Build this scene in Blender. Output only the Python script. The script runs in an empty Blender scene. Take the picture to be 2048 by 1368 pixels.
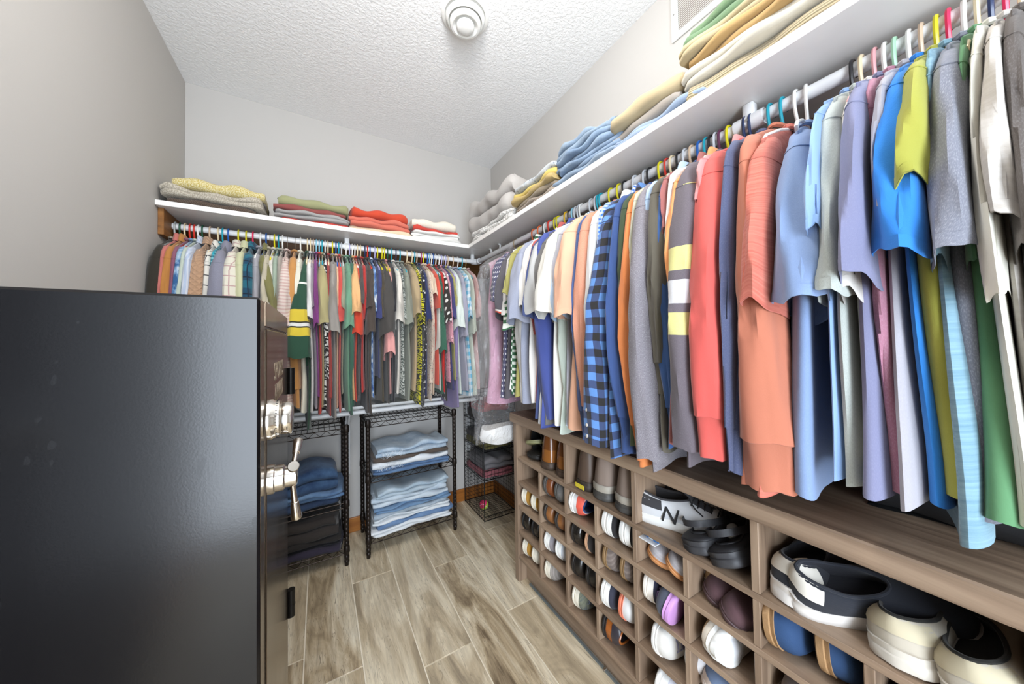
import bpy, bmesh, math, random
import numpy as np
from mathutils import Matrix, Vector

# ------------------------------------------------------------------ camera, world, lights, exposure
SC = bpy.context.scene
COL = SC.collection
cam_data = bpy.data.cameras.new('camera')
cam = bpy.data.objects.new('camera', cam_data)
COL.objects.link(cam)
cam_data.sensor_fit = 'HORIZONTAL'
cam_data.sensor_width = 36.0
cam_data.lens = 651.2 / 2048 * 36.0
cam_data.shift_x = (1024 - 1023.7) / 2048
cam_data.shift_y = -(684 - 666.1) / 2048
cam_data.clip_start = 0.01
_yaw, _pit, _rol = (math.radians(a) for a in (30.635, 1.204, -0.900))
_fw = Vector((math.sin(_yaw) * math.cos(_pit), math.cos(_yaw) * math.cos(_pit), math.sin(_pit)))
_rt = Vector((math.cos(_yaw), -math.sin(_yaw), 0))
_up = _rt.cross(_fw)
_r2 = _rt * math.cos(_rol) + _up * math.sin(_rol)
_u2 = -_rt * math.sin(_rol) + _up * math.cos(_rol)
cam.matrix_world = Matrix(((_r2.x, _u2.x, -_fw.x, 0), (_r2.y, _u2.y, -_fw.y, 0), (_r2.z, _u2.z, -_fw.z, 1.17), (0, 0, 0, 1)))
SC.camera = cam

W = bpy.data.worlds.new('world'); SC.world = W; W.use_nodes = True
W.node_tree.nodes['Background'].inputs[0].default_value = (0.75, 0.86, 1.0, 1)
W.node_tree.nodes['Background'].inputs[1].default_value = 1.0
SC.view_settings.view_transform = 'Standard'
SC.view_settings.look = 'None'
SC.view_settings.gamma = 1.0
SC.view_settings.use_curve_mapping = False
SC.view_settings.exposure = 0.20

def add_light(name, kind, loc, power, color, rot=(0, 0, 0), **kw):
    d = bpy.data.lights.new(name, kind); d.energy = power; d.color = color
    for k, v in kw.items(): setattr(d, k, v)
    o = bpy.data.objects.new(name, d); COL.objects.link(o); o.location = loc; o.rotation_euler = rot
    return o
# the lamp on the ceiling over the middle of the closet and daylight coming in by the doorway behind the camera
add_light('ceiling_bulb', 'POINT', (0.24, 0.56, 2.33), 30.0, (1.0, 0.972, 0.94), shadow_soft_size=0.10)
add_light('doorway_daylight', 'AREA', (-0.18, -1.28, 1.05), 74.0, (0.80, 0.89, 1.0), rot=(math.radians(90), 0, 0), shape='RECTANGLE', size=0.8, size_y=1.95)

# ------------------------------------------------------------------ measures (metres)
XL, XR, YB, YF, H = -0.591, 1.173, 2.268, -1.30, 2.527
RODX, RODZ, RODY = 0.945, 1.712, 2.050      # side rod (x), height, back rod (y)
SHT, SHB = 1.782, 1.760                      # shelf top / bottom
SXF, SYF = 0.822, 1.916                      # shelf front edges
TAU = 2 * math.pi

# ------------------------------------------------------------------ object helpers
def put(o, label=None, cat=None, group=None, kind=None):
    if label: o['label'] = label
    if cat: o['category'] = cat
    if group: o['group'] = group
    if kind: o['kind'] = kind
    return o

def thing(name, label, cat, loc=(0, 0, 0), rot=None, group=None):
    o = bpy.data.objects.new(name, None); COL.objects.link(o)
    o.empty_display_size = 0.05
    o.location = loc
    if rot is not None:
        if isinstance(rot, Matrix): o.matrix_world = Matrix.Translation(loc) @ rot.to_4x4()
        else: o.rotation_euler = rot
    return put(o, label, cat, group)

class MB:
    """collects lofts, tubes and boxes; build() links them as one mesh object"""
    def __init__(s): s.V = []; s.F = []; s.UV = []; s.M = []; s.n = 0
    def add(s, V, F, UV=None, mi=0):
        s.V.extend(map(tuple, V))
        for k, f in enumerate(F):
            s.F.append(tuple(i + s.n for i in f))
            s.UV.append(UV[k] if UV is not None else [(0, 0)] * len(f))
            s.M.append(mi)
        s.n += len(V)
    def loft(s, R, capA=False, capB=False, closed=True, mi=0, uv0=(0, 0)):
        R = np.asarray(R, float); n, m = R.shape[:2]
        nxt = np.roll(R, -1, axis=1)
        seg = np.linalg.norm(nxt - R, axis=2)
        U = np.zeros((n, m + 1)); U[:, 1:] = np.cumsum(seg, axis=1)
        U += uv0[0]
        cen = R.mean(axis=1); d = np.zeros(n)
        step = np.median(np.linalg.norm(R[1:] - R[:-1], axis=2), axis=1); d[1:] = np.cumsum(step)
        d += uv0[1]
        F = []; UV = []
        mm = m if closed else m - 1
        for i in range(n - 1):
            a, b = i * m, (i + 1) * m
            for j in range(mm):
                k = (j + 1) % m
                F.append((a + j, a + k, b + k, b + j))
                UV.append([(U[i, j], d[i]), (U[i, j + 1], d[i]), (U[i + 1, j + 1], d[i + 1]), (U[i + 1, j], d[i + 1])])
        if capA: F.append(tuple(range(m))[::-1]); UV.append([(U[0, j], d[0]) for j in range(m)][::-1])
        if capB: F.append(tuple(range((n - 1) * m, n * m))); UV.append([(U[-1, j], d[-1]) for j in range(m)])
        s.add(R.reshape(-1, 3), F, UV, mi)
    def tube(s, P, r, sides=6, cap=True, mi=0, closed=False):
        P = np.asarray(P, float); n = len(P)
        if closed: T = np.roll(P, -1, 0) - np.roll(P, 1, 0)
        else:
            T = np.gradient(P, axis=0)
        T /= np.linalg.norm(T, axis=1)[:, None] + 1e-12
        rr = np.broadcast_to(np.asarray(r, float), (n,))
        ref = np.array([0.31, 0.22, 0.93]) if abs(T[0] @ np.array([0.31, 0.22, 0.93])) < 0.9 else np.array([1.0, 0, 0])
        a = np.cross(T[0], ref); a /= np.linalg.norm(a)
        ang = np.arange(sides) * TAU / sides
        R = np.zeros((n, sides, 3))
        for i in range(n):
            a = a - T[i] * (a @ T[i]); a /= np.linalg.norm(a) + 1e-12
            b = np.cross(T[i], a)
            R[i] = P[i] + rr[i] * (np.cos(ang)[:, None] * a + np.sin(ang)[:, None] * b)
        if closed: R = np.concatenate([R, R[:1]])
        s.loft(R, cap and not closed, cap and not closed, mi=mi)
    def box(s, x0, x1, y0, y1, z0, z1, b=0.0015, mi=0):
        b = min(b, 0.45 * min(x1 - x0, y1 - y0, z1 - z0))
        def ring(z, i): 
            X0, X1, Y0, Y1 = x0 + i, x1 - i, y0 + i, y1 - i
            c = b
            return [(X0 + c, Y0, z), (X1 - c, Y0, z), (X1, Y0 + c, z), (X1, Y1 - c, z), (X1 - c, Y1, z), (X0 + c, Y1, z), (X0, Y1 - c, z), (X0, Y0 + c, z)]
        s.loft([ring(z0, b * .7), ring(z0 + b, 0), ring(z1 - b, 0), ring(z1, b * .7)], True, True, mi=mi)
    def lathe(s, prof, cx=0, cy=0, seg=32, mi=0, axis='z'):
        a = np.arange(seg) * TAU / seg
        R = []
        for r, z in prof:
            if axis == 'z': R.append(np.stack([cx + r * np.cos(a), cy + r * np.sin(a), np.full(seg, z)], 1))
            elif axis == 'x': R.append(np.stack([np.full(seg, z), cx + r * np.cos(a), cy + r * np.sin(a)], 1))
        s.loft(R, True, True, mi=mi)
    def build(s, name, mats, parent=None, smooth=True, flat_over=None):
        me = bpy.data.meshes.new(name)
        me.from_pydata(s.V, [], s.F)
        uv = me.uv_layers.new(name='UVMap')
        uv.data.foreach_set('uv', np.array([c for f in s.UV for c in f], dtype=np.float32).ravel())
        if not isinstance(mats, (list, tuple)): mats = [mats]
        for m in mats: me.materials.append(m)
        me.polygons.foreach_set('material_index', np.array(s.M, dtype=np.int32))
        me.polygons.foreach_set('use_smooth', np.full(len(s.F), bool(smooth)))
        me.update()
        if smooth:
            try: me.set_sharp_from_angle(angle=math.radians(flat_over or 50))
            except Exception: pass
        o = bpy.data.objects.new(name, me); COL.objects.link(o)
        if parent is not None: o.parent = parent
        return o

def boxobj(name, mat, x0, x1, y0, y1, z0, z1, parent=None, b=0.0015, kind=None, label=None):
    m = MB(); m.box(x0, x1, y0, y1, z0, z1, b)
    o = m.build(name, mat, parent, smooth=False)
    if kind: o['kind'] = kind
    if label: o['label'] = label
    return o

# ------------------------------------------------------------------ materials
def lin(h, k=1.0, sat=1.0):
    h = h.lstrip('#')
    c = [int(h[i:i + 2], 16) / 255 for i in (0, 2, 4)]
    g = 0.3 * c[0] + 0.59 * c[1] + 0.11 * c[2]; c = [g + (x - g) * sat for x in c]
    return tuple(min(0.86, k * (x / 12.92 if x <= 0.04045 else ((x + 0.055) / 1.055) ** 2.4)) for x in c) + (1.0,)

class NT:
    def __init__(s, name):
        s.m = bpy.data.materials.new(name); s.m.use_nodes = True
        s.t = s.m.node_tree; s.b = s.t.nodes['Principled BSDF']
    def n(s, typ, **kw):
        x = s.t.nodes.new(typ)
        for k, v in kw.items(): setattr(x, k, v)
        return x
    def l(s, a, b): s.t.links.new(a, b)
    def _in(s, sock, v):
        if isinstance(v, bpy.types.NodeSocket): s.l(v, sock)
        else: sock.default_value = v
    def math(s, op, a, b=0.0, c=None):
        x = s.n('ShaderNodeMath', operation=op); s._in(x.inputs[0], a); s._in(x.inputs[1], b)
        if c is not None: s._in(x.inputs[2], c)
        return x.outputs[0]
    def mix(s, f, a, b, mode='MIX'):
        x = s.n('ShaderNodeMix', data_type='RGBA', blend_type=mode)
        s._in(x.inputs[0], f); s._in(x.inputs[6], a); s._in(x.inputs[7], b)
        return x.outputs[2]
    def coord(s, which='UV'):
        return s.n('ShaderNodeTexCoord').outputs[which]
    def mapping(s, v, scale=(1, 1, 1), loc=None, rot=None):
        x = s.n('ShaderNodeMapping'); s.l(v, x.inputs[0]); x.inputs['Scale'].default_value = scale
        if loc is not None: s._in(x.inputs['Location'], loc)
        if rot is not None: x.inputs['Rotation'].default_value = rot
        return x.outputs[0]
    def noise(s, v, scale, detail=2.0, rough=0.5, dist=0.0):
        x = s.n('ShaderNodeTexNoise'); s.l(v, x.inputs['Vector']); x.inputs['Scale'].default_value = scale
        x.inputs['Detail'].default_value = detail; x.inputs['Roughness'].default_value = rough; x.inputs['Distortion'].default_value = dist
        return x.outputs[0]
    def ramp(s, f, stops, interp='LINEAR'):
        x = s.n('ShaderNodeValToRGB'); s.l(f, x.inputs[0]); r = x.color_ramp; r.interpolation = interp
        while len(r.elements) < len(stops): r.elements.new(0.5)
        for e, (p, c) in zip(r.elements, stops): e.position = p; e.color = c
        return x.outputs[0]
    def bump(s, hgt, strength=0.3, dist=0.002):
        x = s.n('ShaderNodeBump'); s.l(hgt, x.inputs['Height']); x.inputs['Strength'].default_value = strength; x.inputs['Distance'].default_value = dist
        s.l(x.outputs[0], s.b.inputs['Normal'])
    def fin(s, col=None, rough=0.5, metal=0.0, spec=0.5):
        if col is not None: s._in(s.b.inputs['Base Color'], col)
        s._in(s.b.inputs['Roughness'], rough); s.b.inputs['Metallic'].default_value = metal
        s.b.inputs['Specular IOR Level'].default_value = spec
        return s.m

_cache = {}
def plain(name, hexc, rough=0.5, metal=0.0, spec=0.5, bump=0.0, bscale=200.0):
    key = (name, hexc, rough, metal)
    if key in _cache: return _cache[key]
    t = NT(name)
    c = lin(hexc)
    v = t.coord('Object')
    nz = t.noise(v, 14.0, 3.0)
    col = t.mix(nz, tuple(x * 0.94 for x in c[:3]) + (1,), tuple(min(.9, x * 1.06) for x in c[:3]) + (1,))
    if bump: t.bump(t.noise(v, bscale, 2.0), bump, 0.001)
    _cache[key] = t.fin(col, rough, metal, spec)
    return _cache[key]

def cloth(hexc, pat='solid', c2='#ffffff', c3='#000000', sc=1.0, rough=0.92, heather=0.0, bands=None):
    key = ('cloth', hexc, pat, c2, c3, sc, heather, str(bands))
    if key in _cache: return _cache[key]
    t = NT('fabric_' + pat)
    uv = t.coord('UV')
    sep = t.n('ShaderNodeSeparateXYZ'); t.l(uv, sep.inputs[0]); u, v = sep.outputs[0], sep.outputs[1]
    A, B, C3 = lin(hexc, .86, .93), lin(c2, .86, .93), lin(c3, .86, .93)
    col = None
    def stripe(x, freq, duty, ph=0.0):
        return t.math('LESS_THAN', t.math('FRACT', t.math('MULTIPLY_ADD', x, freq, ph)), duty)
    if pat == 'solid':
        col = A
    elif pat == 'hstripe':
        col = t.mix(stripe(v, 40 * sc, 0.45), A, B)
    elif pat == 'vstripe':
        col = t.mix(stripe(u, 60 * sc, 0.4), A, B)
    elif pat == 'slub':
        m = t.mapping(uv, (8 * sc, 220 * sc, 1)); f = t.noise(m, 1.0, 3.0)
        col = t.ramp(f, [(0.25, B), (0.70, A)])
    elif pat == 'gingham' or pat == 'buffalo':
        f = 17 * sc
        a = stripe(u, f, 0.5); b = stripe(v, f, 0.5)
        s = t.math('MULTIPLY', t.math('ADD', a, b), 0.5)
        mid = tuple(0.5 * (p + q) for p, q in zip(A, B))
        mid = C3 if pat == 'buffalo' else mid
        col = t.ramp(s, [(0.0, A), (0.34, mid), (0.76, B)], 'CONSTANT')
    elif pat == 'windowpane':
        a = stripe(u, 22 * sc, 0.10); b = stripe(v, 22 * sc, 0.10)
        col = t.mix(t.math('MAXIMUM', a, b), A, B)
    elif pat == 'plaid':
        a = stripe(u, 13 * sc, 0.45); b = stripe(v, 13 * sc, 0.45); a2 = stripe(u, 13 * sc, 0.08, 0.25); b2 = stripe(v, 13 * sc, 0.08, 0.25)
        x = t.mix(t.math('MULTIPLY', a, 0.6), A, B); x = t.mix(t.math('MULTIPLY', b, 0.6), x, B)
        col = t.mix(t.math('MAXIMUM', a2, b2), x, C3)
    elif pat == 'dots':
        m = t.mapping(uv, (38 * sc, 38 * sc, 1)); vo = t.n('ShaderNodeTexVoronoi'); vo.inputs['Randomness'].default_value = 0.25
        t.l(m, vo.inputs['Vector']); vo.inputs['Scale'].default_value = 1.0
        col = t.mix(t.math('LESS_THAN', vo.outputs['Distance'], 0.30), A, B)
    elif pat == 'dashes':
        m = t.mapping(uv, (90 * sc, 45 * sc, 1)); vo = t.n('ShaderNodeTexVoronoi'); vo.inputs['Randomness'].default_value = 0.1
        t.l(m, vo.inputs['Vector']); vo.inputs['Scale'].default_value = 1.0
        col = t.mix(t.math('LESS_THAN', vo.outputs['Distance'], 0.22), A, B)
    elif pat == 'floral':
        m = t.mapping(uv, (60 * sc, 60 * sc, 1)); vo = t.n('ShaderNodeTexVoronoi'); t.l(m, vo.inputs['Vector']); vo.inputs['Scale'].default_value = 1.0
        f = t.math('LESS_THAN', t.math('ADD', vo.outputs['Distance'], t.math('MULTIPLY', t.noise(m, 2.2, 2.0), 0.5)), 0.52)
        which = t.n('ShaderNodeSeparateColor'); t.l(vo.outputs['Color'], which.inputs[0])
        fl = t.mix(t.math('GREATER_THAN', which.outputs[0], 0.55), B, C3)
        col = t.mix(f, A, fl)
    elif pat in ('zebra', 'tiger'):
        m = t.mapping(uv, (20 * sc, 34 * sc, 1))
        d = t.noise(m, 0.7, 2.0)
        x = t.math('SINE', t.math('ADD', t.math('MULTIPLY', v, 230 * sc), t.math('MULTIPLY', d, 26.0)))
        col = t.mix(t.math('GREATER_THAN', x, 0.1), A, B)
    elif pat == 'blotch':
        m = t.mapping(uv, (22 * sc, 14 * sc, 1))
        f = t.noise(m, 1.0, 4.0, 0.6, 0.6)
        col = t.ramp(f, [(0.40, A), (0.50, B), (0.62, C3)])
    elif pat == 'quilt':
        col = A
        q1 = t.math('ABSOLUTE', t.math('SINE', t.math('MULTIPLY', t.math('ADD', u, v), 130.0)))
        q2 = t.math('ABSOLUTE', t.math('SINE', t.math('MULTIPLY', t.math('SUBTRACT', u, v), 130.0)))
        t.bump(t.math('MINIMUM', q1, q2), 0.8, 0.004)
    elif pat == 'denim':
        m = t.mapping(uv, (9, 9, 1)); f = t.noise(m, 1.3, 4.0, 0.6)
        m2 = t.mapping(uv, (700, 130, 1)); g = t.noise(m2, 1.0, 2.0)
        x = t.ramp(f, [(0.32, A), (0.66, B)])
        col = t.mix(t.math('MULTIPLY', g, 0.45), x, C3)
    elif pat == 'cord':
        col = A
        w = t.math('SINE', t.math('MULTIPLY', u, 1000.0 * sc))
        col = t.mix(t.math('MULTIPLY_ADD', w, 0.5, 0.5), tuple(x * .62 for x in A[:3]) + (1,), A)
        t.bump(w, 0.7, 0.002)
    elif pat == 'knit':
        w = t.math('SINE', t.math('MULTIPLY', u, 520.0 * sc)); w2 = t.math('SINE', t.math('MULTIPLY', v, 760.0 * sc))
        k = t.math('MULTIPLY', w, w2)
        col = t.mix(t.math('MULTIPLY_ADD', k, 0.5, 0.5), tuple(x * .72 for x in A[:3]) + (1,), A)
        t.bump(k, 0.6, 0.003)
    elif pat == 'speckle':
        m = t.mapping(uv, (260 * sc, 260 * sc, 1)); f = t.noise(m, 1.0, 2.0)
        col = t.ramp(f, [(0.44, A), (0.56, B)])
    elif pat == 'bands':
        col = A
        for (v0, v1, hc) in bands:
            inside = t.math('MULTIPLY', t.math('GREATER_THAN', v, v0), t.math('LESS_THAN', v, v1))
            col = t.mix(inside, col, lin(hc, .86, .93))
    if heather:
        m = t.mapping(uv, (900, 260, 1)); g = t.noise(m, 1.0, 2.0)
        g = t.math('MULTIPLY', t.math('SUBTRACT', g, 0.5), heather * 3.2)
        base = col
        col = t.mix(t.math('MAXIMUM', g, 0.0), base, (0.85, 0.85, 0.85, 1))
        col = t.mix(t.math('MAXIMUM', t.math('MULTIPLY', g, -1.0), 0.0), col, (0.05, 0.05, 0.07, 1))
    # slight unevenness of dye and wash
    big = t.noise(t.mapping(uv, (7, 5, 1)), 1.0, 3.0)
    col = t.mix(t.math('MULTIPLY', big, 0.22), col, (0.02, 0.02, 0.025, 1), 'MIX') if pat not in ('quilt',) else col
    if pat not in ('quilt', 'cord', 'knit'):
        wv = t.noise(t.mapping(uv, (500, 500, 1)), 1.0, 1.0)
        cr = t.noise(t.mapping(uv, (16, 9, 1)), 1.0, 3.0)
        t.bump(t.math('ADD', t.math('MULTIPLY', wv, 0.10), t.math('MULTIPLY', cr, 1.2)), 0.35, 0.006)
    t.b.inputs['Sheen Weight'].default_value = 0.15
    _cache[key] = t.fin(col, rough, 0.0, 0.2)
    return _cache[key]

def wood(name, c1, c2, c3, axis='y', sc=1.0, rough=0.5, obj_random=False):
    t = NT(name)
    v = t.coord('Object')
    s = {'x': (2.2, 34, 34), 'y': (34, 2.2, 34), 'z': (34, 34, 2.2)}[axis]
    loc = None
    if obj_random:
        oi = t.n('ShaderNodeObjectInfo')
        cb = t.n('ShaderNodeCombineXYZ')
        t.l(t.math('MULTIPLY', oi.outputs['Random'], 37.0), cb.inputs[0]); t.l(t.math('MULTIPLY', oi.outputs['Random'], 91.0), cb.inputs[1])
        loc = cb.outputs[0]
    m = t.mapping(v, tuple(x * sc for x in s), loc)
    f = t.noise(m, 1.0, 5.0, 0.62, 0.9)
    m2 = t.mapping(v, tuple(x * sc * 4 for x in s), loc)
    g = t.noise(m2, 1.0, 3.0, 0.6)
    x = t.ramp(f, [(0.30, lin(c1)), (0.50, lin(c2)), (0.72, lin(c3))])
    x = t.mix(t.math('MULTIPLY', g, 0.45), x, lin(c1))
    if obj_random:
        r = t.math('MULTIPLY_ADD', oi.outputs['Random'], 0.30, 0.0)
        x = t.mix(r, x, lin(c3))
    t.bump(g, 0.12, 0.001)
    return t.fin(x, rough, 0.0, 0.4)

def text_mesh(curve, parent):
    tmp = bpy.data.objects.new('tmp', curve); COL.objects.link(tmp)
    me = bpy.data.meshes.new_from_object(tmp.evaluated_get(bpy.context.evaluated_depsgraph_get()))
    bpy.data.objects.remove(tmp)
    o = bpy.data.objects.new(curve.name, me); COL.objects.link(o); o.parent = parent
    return o

# ------------------------------------------------------------------ room shell
def paint_wall():
    t = NT('grey_wall_paint'); v = t.coord('Object')
    t.bump(t.noise(v, 260.0, 2.0), 0.08, 0.001)
    return t.fin(lin('#b8b5b1'), 0.75, 0, 0.3)
def paint_ceiling():
    t = NT('white_knockdown_ceiling'); v = t.coord('Object')
    f = t.noise(v, 74.0, 4.0, 0.55, 0.4)
    t.bump(t.ramp(f, [(0.42, (0, 0, 0, 1)), (0.58, (1, 1, 1, 1))]), 0.32, 0.004)
    return t.fin(lin('#fbfaf7'), 0.9, 0, 0.2)
M_WALL, M_CEIL = paint_wall(), paint_ceiling()
M_WHITE = plain('white_melamine', '#eceae6', 0.35)
M_WHITEP = plain('white_plastic', '#efeeea', 0.4)
M_ROD = plain('white_enamel', '#eef3f3', 0.3)
M_OAK = wood('oak_trim', '#7d4a1c', '#a5672c', '#b97c3c', 'x', 0.5, 0.4)
M_OAKY = wood('oak_trim_side', '#7d4a1c', '#a5672c', '#b97c3c', 'y', 0.5, 0.4)
M_CLEAT = wood('brown_cleat', '#4a3018', '#6d4822', '#85592b', 'x', 0.5, 0.45)
M_CLEATY = wood('brown_cleat_side', '#5a3a1a', '#8a5a28', '#a06c34', 'y', 0.5, 0.45)
M_GROUT = plain('tan_grout', '#e6dcc8', 0.9, bump=0.2)
def tile_wood():
    t = NT('wood_look_tile'); v = t.coord('Object')
    oi = t.n('ShaderNodeObjectInfo'); cb = t.n('ShaderNodeCombineXYZ')
    t.l(t.math('MULTIPLY', oi.outputs['Random'], 37.0), cb.inputs[0]); t.l(t.math('MULTIPLY', oi.outputs['Random'], 91.0), cb.inputs[1])
    a = t.noise(t.mapping(v, (9, 1.3, 9), cb.outputs[0]), 1.0, 5.0, 0.62, 1.6)       # broad dark streaks
    b = t.noise(t.mapping(v, (70, 4.5, 9), cb.outputs[0]), 1.0, 4.0, 0.65, 0.8)      # fine grain
    k = t.noise(t.mapping(v, (26, 1.6, 9), cb.outputs[0]), 1.0, 3.0, 0.6, 2.2)       # thin cracks
    x = t.ramp(a, [(0.32, lin('#6b5b47')), (0.45, lin('#b5a284')), (0.60, lin('#e2d5bb')), (0.80, lin('#f0e8d6'))])
    x = t.mix(t.math('MULTIPLY', t.math('MAXIMUM', t.math('SUBTRACT', b, 0.42), 0.0), 1.5), x, lin('#74634d'))
    crack = t.math('LESS_THAN', t.math('ABSOLUTE', t.math('SUBTRACT', k, 0.5)), 0.006)
    x = t.mix(t.math('MULTIPLY', crack, 0.55), x, lin('#5a4a39'))
    x = t.mix(t.math('MULTIPLY', oi.outputs['Random'], 0.25), x, lin('#ddd0b6'))
    t.bump(b, 0.10, 0.001)
    return t.fin(x, 0.36, 0.0, 0.45)
M_PLANK = tile_wood()

def S(o): o['kind'] = 'structure'; return o
T_ = 0.08
S(boxobj('wall_left', M_WALL, XL - T_, XL, YF - T_, YB + T_, 0, H))
S(boxobj('wall_back', M_WALL, XL, XR, YB, YB + T_, 0, H))
S(boxobj('wall_right', M_WALL, XR, XR + T_, YF - T_, YB + T_, 0, H))
fw = S(boxobj('wall_front', M_WALL, 0.26, XR, YF - T_, YF, 0, H))
S(boxobj('trim_1', M_WALL, XL, 0.26, YF - T_, YF, 2.05, H))
S(boxobj('ceiling', M_CEIL, XL - T_, XR + T_, YF - T_, YB + T_, H, H + 0.05))
floor = S(boxobj('floor', M_GROUT, XL - T_, XR + T_, YF - 1.0, YB + T_, -0.05, -0.002))
PX = [-0.612, -0.425, -0.238, -0.051, 0.135, 0.322, 0.508, 0.697, 0.884, 1.07, 1.257]
PJ = [1.05, 1.66, 1.463, 1.317, 1.781, 1.196, 1.684, 1.25, 1.84, 1.4]
g_ = 0.0021
for i in range(len(PX) - 1):
    y = PJ[i] + 1.2
    while y > YF - 0.3:
        a, b = max(PX[i], XL), min(PX[i + 1], XR)
        y0, y1 = max(y - 1.2, YF - 0.3), min(y, YB)
        if y1 - y0 > 0.02 and b - a > 0.01:
            boxobj('plank', M_PLANK, a + g_, b - g_, y0 + g_, y1 - g_, -0.006, 0.0, floor, 0.001)
        y -= 1.2
S(boxobj('baseboard_back', M_OAK, XL, XR - 0.014, YB - 0.014, YB, 0, 0.088, b=0.004))
S(boxobj('baseboard_right', M_OAKY, XR - 0.014, XR, YF, YB, 0, 0.088, b=0.004))
S(boxobj('baseboard_left', M_OAKY, XL, XL + 0.014, YF, YB - 0.014, 0, 0.088, b=0.004))
# wooden cleats that carry the shelves
S(boxobj('trim_2', M_CLEAT, XL + 0.02, XR, YB - 0.019, YB, SHB - 0.115, SHB - 0.0005))
S(boxobj('trim_3', M_CLEATY, XR - 0.019, XR, YF, YB - 0.02, SHB - 0.115, SHB - 0.0005))
S(boxobj('trim_4', M_CLEATY, XL, XL + 0.019, 1.95, YB, SHB - 0.115, SHB - 0.0005))

# unseen dark door leaf by the left wall, added to darken the safe's reflection
dr = S(boxobj('added_door_leaf', wood('added_door_dark', '#1a120d', '#281b12', '#352417', 'z', 0.4, 0.4), XL + 0.004, XL + 0.044, -0.62, 0.22, 0.012, 2.03, b=0.003))
for k, (z0, z1) in enumerate(((0.22, 0.95), (1.08, 1.86))):
    boxobj('added_door_panel', dr.data.materials[0], XL + 0.0445, XL + 0.050, -0.49, 0.09, z0, z1, dr, b=0.004)
m = MB(); m.lathe([(0.026, XL + .044), (0.026, XL + .05), (0.011, XL + .053), (0.011, XL + .075), (0.024, XL + .085), (0.024, XL + .102), (0.012, XL + .112), (0.0005, XL + .113)], 0.16, 0.98, 24, axis='x'); m.build('added_door_knob', plain('satin_nickel', '#b5b0a8', 0.3, 1.0), dr)

# ------------------------------------------------------------------ shelves, rods, brackets
put(boxobj('shelf', M_WHITE, XL + 0.001, XR - 0.001, SYF, YB - 0.001, SHB, SHT), 'white board shelf along the back wall with folded sweaters', 'shelf', 'white closet shelves')
put(boxobj('shelf', M_WHITE, SXF, XR - 0.001, YF + 0.02, SYF - 0.001, SHB, SHT), 'white board shelf along the side wall with folded jeans', 'shelf', 'white closet shelves')

def rod(name, p0, p1, r, label, mat=M_ROD):
    m = MB(); m.tube([p0, [(a + b) / 2 for a, b in zip(p0, p1)], p1], r, 20)
    return put(m.build(name, mat), label, 'rod')
rod('closet_rod', (XL + 0.001, RODY, RODZ), (0.925, RODY, RODZ), 0.0145, 'white metal closet rod under the back shelf')
rod('closet_rod', (RODX, 2.02, RODZ), (RODX, -0.9, RODZ), 0.0145, 'white metal closet rod under the side shelf')

def rod_bracket(x, y, ax, label, long=0.05):
    t = thing('rod_bracket', label, 'bracket', (x, y, RODZ))
    d = np.array([1, 0, 0]) if ax == 'x' else np.array([0, 1, 0])
    m = MB(); m.tube([d * -long / 2, d * 0, d * long / 2], 0.0195, 20); m.build('sleeve', M_ROD, t)
    m = MB(); m.box(-0.012, 0.012, -0.012, 0.012, 0.012, SHB - RODZ - 0.001, 0.002); m.build('strap', M_ROD, t)
    m = MB(); m.lathe([(0.004, -0.021), (0.004, -0.0185)], 0.0, 0.0, 10, axis='x' if ax == 'y' else 'z'); m.build('screw', M_CHROME_, t)
    return t
M_CHROME_ = plain('zinc', '#b8b8b6', 0.3, 1.0)
rod_bracket(RODX, 0.39, 'y', 'white sleeve bracket joining the side rod beside the teal hangers', 0.065)
rod_bracket(0.137, RODY, 'x', 'white clip bracket on the back rod below the salmon sweater', 0.03)
t = thing('rod_bracket', 'white elbow bracket where the two closet rods meet', 'bracket', (0.94, RODY, RODZ))
m = MB(); m.tube([(-0.035, 0, 0), (-0.01, 0, 0), (0.003, -0.006, 0), (0.005, -0.02, 0), (0.005, -0.04, 0)], 0.02, 16); m.build('elbow', M_ROD, t)
m = MB(); m.box(-0.045, -0.022, -0.012, 0.012, 0.012, SHB - RODZ - 0.001, 0.002); m.build('strap', M_ROD, t)
for k, y in enumerate((1.86, 1.74)):
    t = thing('rod_hook', ['small white plastic rod hook nearest the closet corner', 'small white plastic rod hook behind the black wire hanger'][k], 'hook', (RODX, y, RODZ))
    m = MB(); m.tube([(0.012, 0, 0.012), (0.012, 0, 0.04), (0.0, 0, 0.0465)], 0.006, 8); m.build('stem', M_WHITEP, t)

# lower shelf over the wire racks
put(boxobj('low_shelf', M_WHITE, XL + 0.001, 0.965, 2.085, YB - 0.001, 0.782, 0.800), 'white low shelf behind the hanging tops over the wire racks', 'shelf')
rod('closet_rod', (XL + 0.001, 2.055, 0.771), (0.968, 2.055, 0.771), 0.0135, 'white lower rod in front of the low shelf above the racks')
for k, (x, lab) in enumerate(((0.945, 'white braced bracket beside the wire basket tower'), (0.150, 'white braced bracket between the two black wire racks'))):
    t = thing('shelf_bracket', lab, 'bracket', (x, YB, 0))
    m = MB(); m.box(-0.014, 0.014, -0.014, -0.0005, 0.36, 0.781, 0.002); m.build('upright', M_ROD, t)
    m = MB(); m.box(-0.009, 0.009, -0.20, -0.014, 0.762, 0.7815, 0.002); m.build('arm', M_ROD, t)
    m = MB(); m.tube([(0, -0.185, 0.765), (0, -0.10, 0.70), (0, -0.012, 0.62)], 0.008, 8); m.build('brace', M_ROD, t)

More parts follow.
